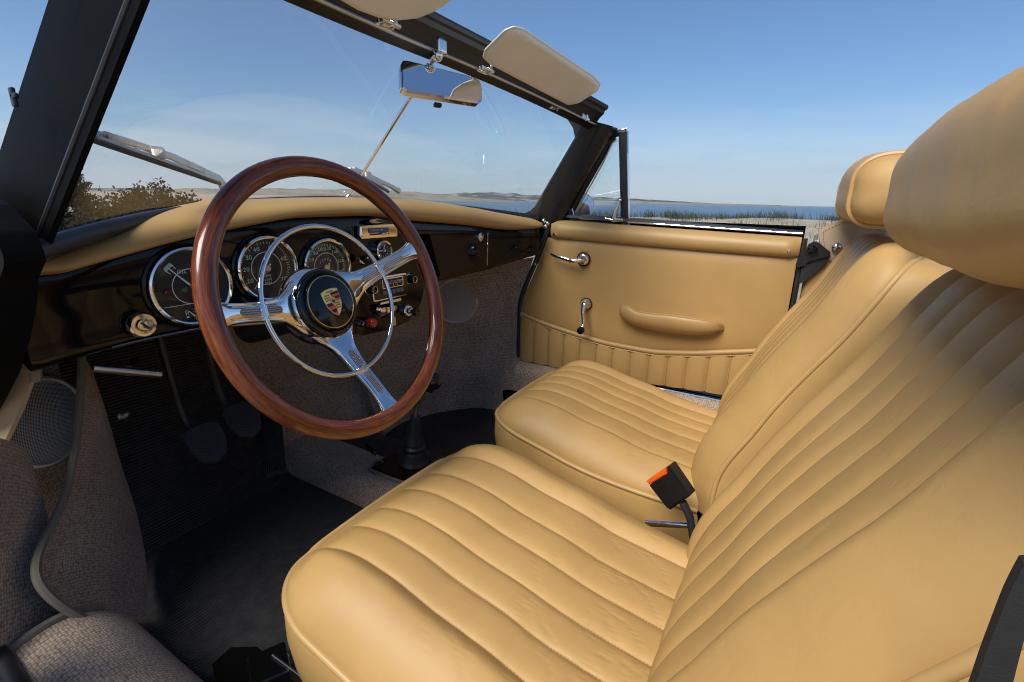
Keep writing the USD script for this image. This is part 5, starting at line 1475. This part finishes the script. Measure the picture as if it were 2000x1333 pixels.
# sea
mat('sea_water', {'g': ('geometry', {}), 'mp': ('mapping', {'scale': (.35, .8, 1.0), 'rotation': (0, 0, .5)}), 'n': ('noise_texture', {'scale': 1.0, 'detail': 6.0, 'roughness': 0.62}),
                  'n3': ('noise_texture', {'scale': .02, 'detail': 4.0}), 'r': ('rgb_ramp', {'ramp': [(0.35, (0.014, 0.055, 0.105)), (0.65, (0.024, 0.080, 0.14))]}),
                  'b': ('bump', {'strength': 1.0, 'distance': 0.55}), 'p': ('principled_bsdf', {'roughness': 0.22, 'ior': 1.33, 'specular_ior_level': 0.3})},
    [('g.position', 'mp.vector'), ('mp.vector', 'n.vector'), ('g.position', 'n3.vector'), ('n3.fac', 'r.fac'), ('r.color', 'p.base_color'), ('n.fac', 'b.height'), ('b.normal', 'p.normal')])
rs = np.r_[0, np.geomspace(20, 24000, 40)]
ps = np.linspace(0, 2 * np.pi, 96, endpoint=False)
P = np.array([[(CAM[0] + r * math.sin(a), CAM[1] + r * math.cos(a), -3.6) for a in ps] for r in rs])
m, _ = grid(P, closed_v=True)
obj('sea', m, 'sea_water', smooth=True, kind='structure', label='blue sea beyond the dune with sun glitter')


def shore(name, rows, dist, width, material, label, rough, seed):
    """A ridge seen over the water or land: rows of (px, height above the eye in px)."""
    px = np.array([r[0] for r in rows], float)
    hh = PchipInterpolator(px, [r[1] for r in rows])
    pxs = np.linspace(px[0], px[-1], 420)
    rows_ = []
    for k, q in enumerate(pxs):
        psi = psi_of(q)
        off = math.atan((q - PW / 2) / FPX)
        H = float(hh(q)) / FPX * dist * math.cos(off)
        n = meshkit.fbm(np.array([[q * .05, seed, 0], [q * .16, seed, 5.0]]), 4, seed) - .5
        H = H * (1 + rough * n[0]) + rough * .25 * H * n[1]
        pts = []
        for t_, k_ in ((-.9, 0), (-.7, .12), (-.45, .42), (-.2, .80), (0, 1.0), (.3, .9), (.8, .3), (1.2, 0)):
            nn = meshkit.fbm(np.array([[q * .04, t_ * 3, seed]]), 3, seed + 1)[0] - .5
            pts.append(out_at(psi, dist + width * t_, -4.2 + (H + 4.2 + CAM[2]) * k_ * (1 + .35 * nn * (1 - abs(2 * k_ - 1)) * 2)))
        rows_.append(spline(pts, 22))
    m, _ = grid(np.array(rows_), flip=False)
    m.fix_normals()
    return obj(name, m, material, smooth=True, kind='structure', label=label)


mat('far_forest', {'g': ('geometry', {}), 'n': ('noise_texture', {'scale': .010, 'detail': 6.0, 'roughness': 0.65}), 'n2': ('noise_texture', {'scale': .06, 'detail': 5.0}),
                   'r': ('rgb_ramp', {'ramp': [(0.40, (0.040, 0.055, 0.040)), (0.54, (0.055, 0.070, 0.050)), (0.60, (0.30, 0.27, 0.21)), (0.75, (0.42, 0.37, 0.29))]}),
                   'b': ('bump', {'strength': 1.0, 'distance': 6.0}), 'p': ('principled_bsdf', {'roughness': 1.0, 'specular_ior_level': 0.0})},
    [('g.position', 'n.vector'), ('g.position', 'n2.vector'), ('n.fac', 'r.fac'), ('r.color', 'p.base_color'), ('n2.fac', 'b.height'), ('b.normal', 'p.normal')])
mat('far_sand', {'g': ('geometry', {}), 'n': ('noise_texture', {'scale': .012, 'detail': 7.0, 'roughness': 0.7}),
                 'r': ('rgb_ramp', {'ramp': [(0.3, (0.15, 0.138, 0.11)), (0.5, (0.25, 0.222, 0.18)), (0.7, (0.32, 0.285, 0.225))]}),
                 'b': ('bump', {'strength': 1.0, 'distance': 5.0}), 'p': ('principled_bsdf', {'roughness': 1.0, 'specular_ior_level': 0.0})},
    [('g.position', 'n.vector'), ('n.fac', 'r.fac'), ('r.color', 'p.base_color'), ('n.fac', 'b.height'), ('b.normal', 'p.normal')])
shore('far_hills', [(-200, 3), (60, 4), (200, 6), (300, 6.5), (400, 5), (520, 3), (700, 3), (830, 6), (900, 10.5), (960, 12), (1020, 10), (1080, 9), (1140, 9), (1190, 7.5), (1240, 6), (1290, 4.5), (1330, 2.5), (1400, 1.0), (1500, .4)],
      3200, 520, 'far_forest', 'dark wooded hills with pale sand patches on the far shore', .35, 3)
shore('far_sand_spit', [(1020, .4), (1100, 1.6), (1240, 2.0), (1330, 1.4), (1420, .5), (1540, -.3)], 2300, 160, 'far_sand', 'low strip of pale sand under the far hills', .3, 9)
shore('far_dune', [(-300, 2), (100, 3), (260, 1.5), (330, 4), (385, 9), (450, 10), (560, 12), (640, 13), (720, 13), (770, 12.5), (830, 9.5), (900, 4.5), (950, 1.2), (1000, -1.5)], 1300, 260, 'far_sand', 'broad pale dune rising behind the windscreen wipers', .22, 5)

# sea air between the car and the far shore
hz = trimesh.creation.box((14000, 14000, 420))
hz.apply_translation((0, 0, 420 / 2 - 9))
mat('sea_haze', {'v': ('principled_volume', {'color': (0.80, 0.88, 1.0), 'density': HAZE, 'anisotropy': 0.2})}, surface=None, volume='v.volume')
obj('haze', hz, 'sea_haze', smooth=False, kind='stuff', label='thin bluish sea haze fading the far shore')

# grass on the dune
mat('dry_grass', {'oi': ('geometry', {}), 'r': ('rgb_ramp', {'ramp': [(0.0, (0.060, 0.070, 0.030)), (0.5, (0.13, 0.125, 0.060)), (1.0, (0.22, 0.19, 0.105))]}),
                  'd': ('principled_bsdf', {'roughness': 0.8, 'specular_ior_level': 0.2}), 't': ('translucent_bsdf', {}), 'm': ('mix_closure', {'fac': 0.3})},
    [('oi.random_per_island', 'r.fac'), ('r.color', 'd.base_color'), ('r.color', 't.color'), ('d.BSDF', 'm.closure1'), ('t.BSDF', 'm.closure2')], surface='m.closure')


def blades(specs, seed):
    """specs: (psi, r, spread, number, height) clumps of bent blades."""
    g = np.random.default_rng(seed)
    vs, fs = [], []
    for psi, r, sp, n, h in specs:
        for _ in range(n):
            a, q = g.uniform(0, 2 * np.pi), sp * math.sqrt(g.uniform())
            p = out_at(psi, r) + V(q * math.cos(a), q * math.sin(a), 0)
            d = p - CAM
            z = float(ground_h(np.array(math.atan2(d[0], d[1])), np.array(math.hypot(d[0], d[1]))))
            b = V(p[0], p[1], z - .02)
            L = h * g.uniform(.5, 1.15)
            lean = V(g.normal(0, .22), g.normal(0, .22), 0) + V(-.10, .16, 0)
            s = V(math.cos(a * 3), math.sin(a * 3), 0) * .0035
            k = len(vs)
            vs += [b - s, b + s, b + V(0, 0, L * .55) + lean * L * .3 + s * .8, b + V(0, 0, L * .55) + lean * L * .3 - s * .8, b + V(0, 0, L * .95) + lean * L]
            fs += [(k, k + 1, k + 2), (k, k + 2, k + 3), (k + 3, k + 2, k + 4)]
    return trimesh.Trimesh(np.array(vs), np.array(fs), process=False)


g = np.random.default_rng(21)
specs = []
for _ in range(520):
    psi = math.radians(g.uniform(44, 118))
    dens = meshkit.noise(np.array([[psi * 16, 2.0, 1.0]]), 4)[0]
    if g.uniform() > dens * 1.5 - .2:
        continue
    specs.append((psi, 14.3 + g.normal(0, .8), g.uniform(.10, .32), int(g.uniform(12, 34)), g.uniform(.13, .30)))
for _ in range(330):
    psi = math.radians(g.uniform(66, 112))
    specs.append((psi, g.uniform(8.6, 12.5), g.uniform(.08, .3), int(g.uniform(6, 16)), g.uniform(.05, .13)))
obj('dune_grass', blades(specs, 5), 'dry_grass', smooth=False, kind='stuff', label='tufts of dry marram grass along the crest of the dune')

# shrubs and the little pine
mat('shrub_leaf', {'oi': ('geometry', {}), 'r': ('rgb_ramp', {'ramp': [(0.0, (0.008, 0.013, 0.006)), (0.6, (0.018, 0.025, 0.011)), (1.0, (0.036, 0.036, 0.018))]}),
                   'd': ('principled_bsdf', {'roughness': 0.7, 'specular_ior_level': 0.2}), 't': ('translucent_bsdf', {}), 'm': ('mix_closure', {'fac': 0.25})},
    [('oi.random_per_island', 'r.fac'), ('r.color', 'd.base_color'), ('r.color', 't.color'), ('d.BSDF', 'm.closure1'), ('t.BSDF', 'm.closure2')], surface='m.closure')
plain('bark', (0.07, 0.052, 0.038), 0.9)
plain('grey_timber', (0.13, 0.115, 0.095), 0.9)


def leaves(centres, size, seed):
    g = np.random.default_rng(seed)
    n = len(centres)
    d = nrm(g.normal(size=(n, 3)) + V(0, 0, .6)); s = nrm(np.cross(d, g.normal(size=(n, 3))))
    L = size * g.uniform(.6, 1.3, (n, 1)); W = L * .32
    vs = np.stack([centres, centres + d * L * .5 + s * W, centres + d * L, centres + d * L * .5 - s * W], 1).reshape(-1, 3)
    k = np.arange(n)[:, None] * 4
    return trimesh.Trimesh(vs, np.vstack([k + [0, 1, 2], k + [0, 2, 3]]), process=False)


def shrub(px, r, h, w, seed, label, group='shrubs on the dune ahead of the driver side pillar'):
    g = np.random.default_rng(seed)
    psi = psi_of(px)
    z = float(ground_h(np.array(psi), np.array(r)))
    b = out_at(psi, r, z)
    h *= .8 if px < 160 else 1.05
    s_ = thing('shrub', label, 'shrub', group)
    cs, tw = [], []
    for _ in range(34):
        a, q = g.uniform(0, 2 * np.pi), math.sqrt(g.uniform())
        tip = b + V(q * w * math.cos(a), q * w * math.sin(a), h * (1 - .55 * q * q) * g.uniform(.55, 1.05))
        root = b + V(q * w * .25 * math.cos(a), q * w * .25 * math.sin(a), -.05)
        mid = (root + tip) / 2 + g.normal(0, .05 * h, 3)
        pth = spline([root, mid, tip], 7)
        tw.append(tube(pth, np.linspace(.012, .003, 7) * h, 4))
        for p in pth[2:]:
            cs.append(p + g.normal(0, .07 * h + .02, (26, 3)))
    obj('foliage', leaves(np.vstack(cs), .07 * h + .012, seed + 1), 'shrub_leaf', s_, smooth=False)
    obj('stem', cat_(*tw), 'bark', s_)


shrub(118, 13, 1.05, 1.0, 31, 'dense dark shrub low behind the near windscreen pillar')
shrub(150, 16, 1.30, 1.3, 32, 'broad dark shrub under the little pine')
shrub(205, 17, 1.20, 1.1, 33, 'twiggy shrub just beside the little pine, under the wiper')
shrub(238, 12, .85, .8, 34, 'low spreading shrub in front of the row, near the bonnet edge')
shrub(272, 20, 1.45, .9, 35, 'upright twiggy shrub under the middle of the wiper blade')
shrub(312, 15, .95, 1.0, 36, 'rounded olive shrub between the two upright twiggy ones')
shrub(352, 22, 1.70, .9, 37, 'tallest twiggy shrub, under the wiper arm beside the wheel rim')
shrub(388, 17, 1.00, .8, 38, 'small shrub at the end of the row, next to the steering wheel rim')
pt = thing('pine_tree', 'small ragged pine tree standing above the dark shrubs', 'tree')
psi = psi_of(166)
b = out_at(psi, 30, float(ground_h(np.array(psi), np.array(30.0))))
trunk = spline([b, b + V(.05, 0, .8), b + V(-.04, .05, 1.6), b + V(.08, 0, 2.35)], 14)
limb, cs = [], []
g = np.random.default_rng(77)
for k in range(26):
    h = .7 + 1.6 * k / 26
    p = trunk[min(13, int(13 * h / 2.35))]
    a = k * 2.4 + g.normal(0, .3)
    L = (1.0 - .30 * h) * g.uniform(.6, 1.15) + .12
    e = p + V(L * math.cos(a), L * math.sin(a), .12 + .25 * L)
    limb.append(tube(spline([p, (p + e) / 2 - V(0, 0, .05), e], 6), np.linspace(.022, .006, 6), 5))
    for f in np.linspace(.35, 1.0, 6):
        cs.append(p + (e - p) * f + g.normal(0, .075, (60, 3)) * V(1, 1, .6))
obj('trunk', tube(trunk, np.linspace(.07, .02, 14), 7), 'bark', pt)
obj('limb', cat_(*limb), 'bark', pt)
obj('crown', leaves(np.vstack(cs), .10, 78), 'shrub_leaf', pt, smooth=False)

# the paling fence behind the car
pf = thing('paling_fence', 'low fence of thin weathered palings on the sand behind the passenger door', 'fence')
g = np.random.default_rng(9)
prev = None
wires = [[], []]
for k in range(14):
    psi = psi_of(1570 + 7 * k)
    r = 8.2
    z = float(ground_h(np.array(psi), np.array(r)))
    b = out_at(psi, r, z)
    H = .60 + g.normal(0, .015) - z
    ln = V(g.normal(0, .03), g.normal(0, .03), 0)
    obj('paling', rbox((.022, .012, H), .003, b + V(0, 0, H / 2 - .05) + ln * .2, axes=np.array([nrm(V(math.cos(psi), -math.sin(psi), 0)), nrm(V(math.sin(psi), math.cos(psi), 0)), nrm(V(ln[0], ln[1], 1))]), seg=1), 'grey_timber', pf)
    for i, q in enumerate((.12, .42)):
        wires[i].append(b + V(0, 0, q))
for w in wires:
    obj('wire', tube(w, .0015, 5), 'dull_metal', pf)
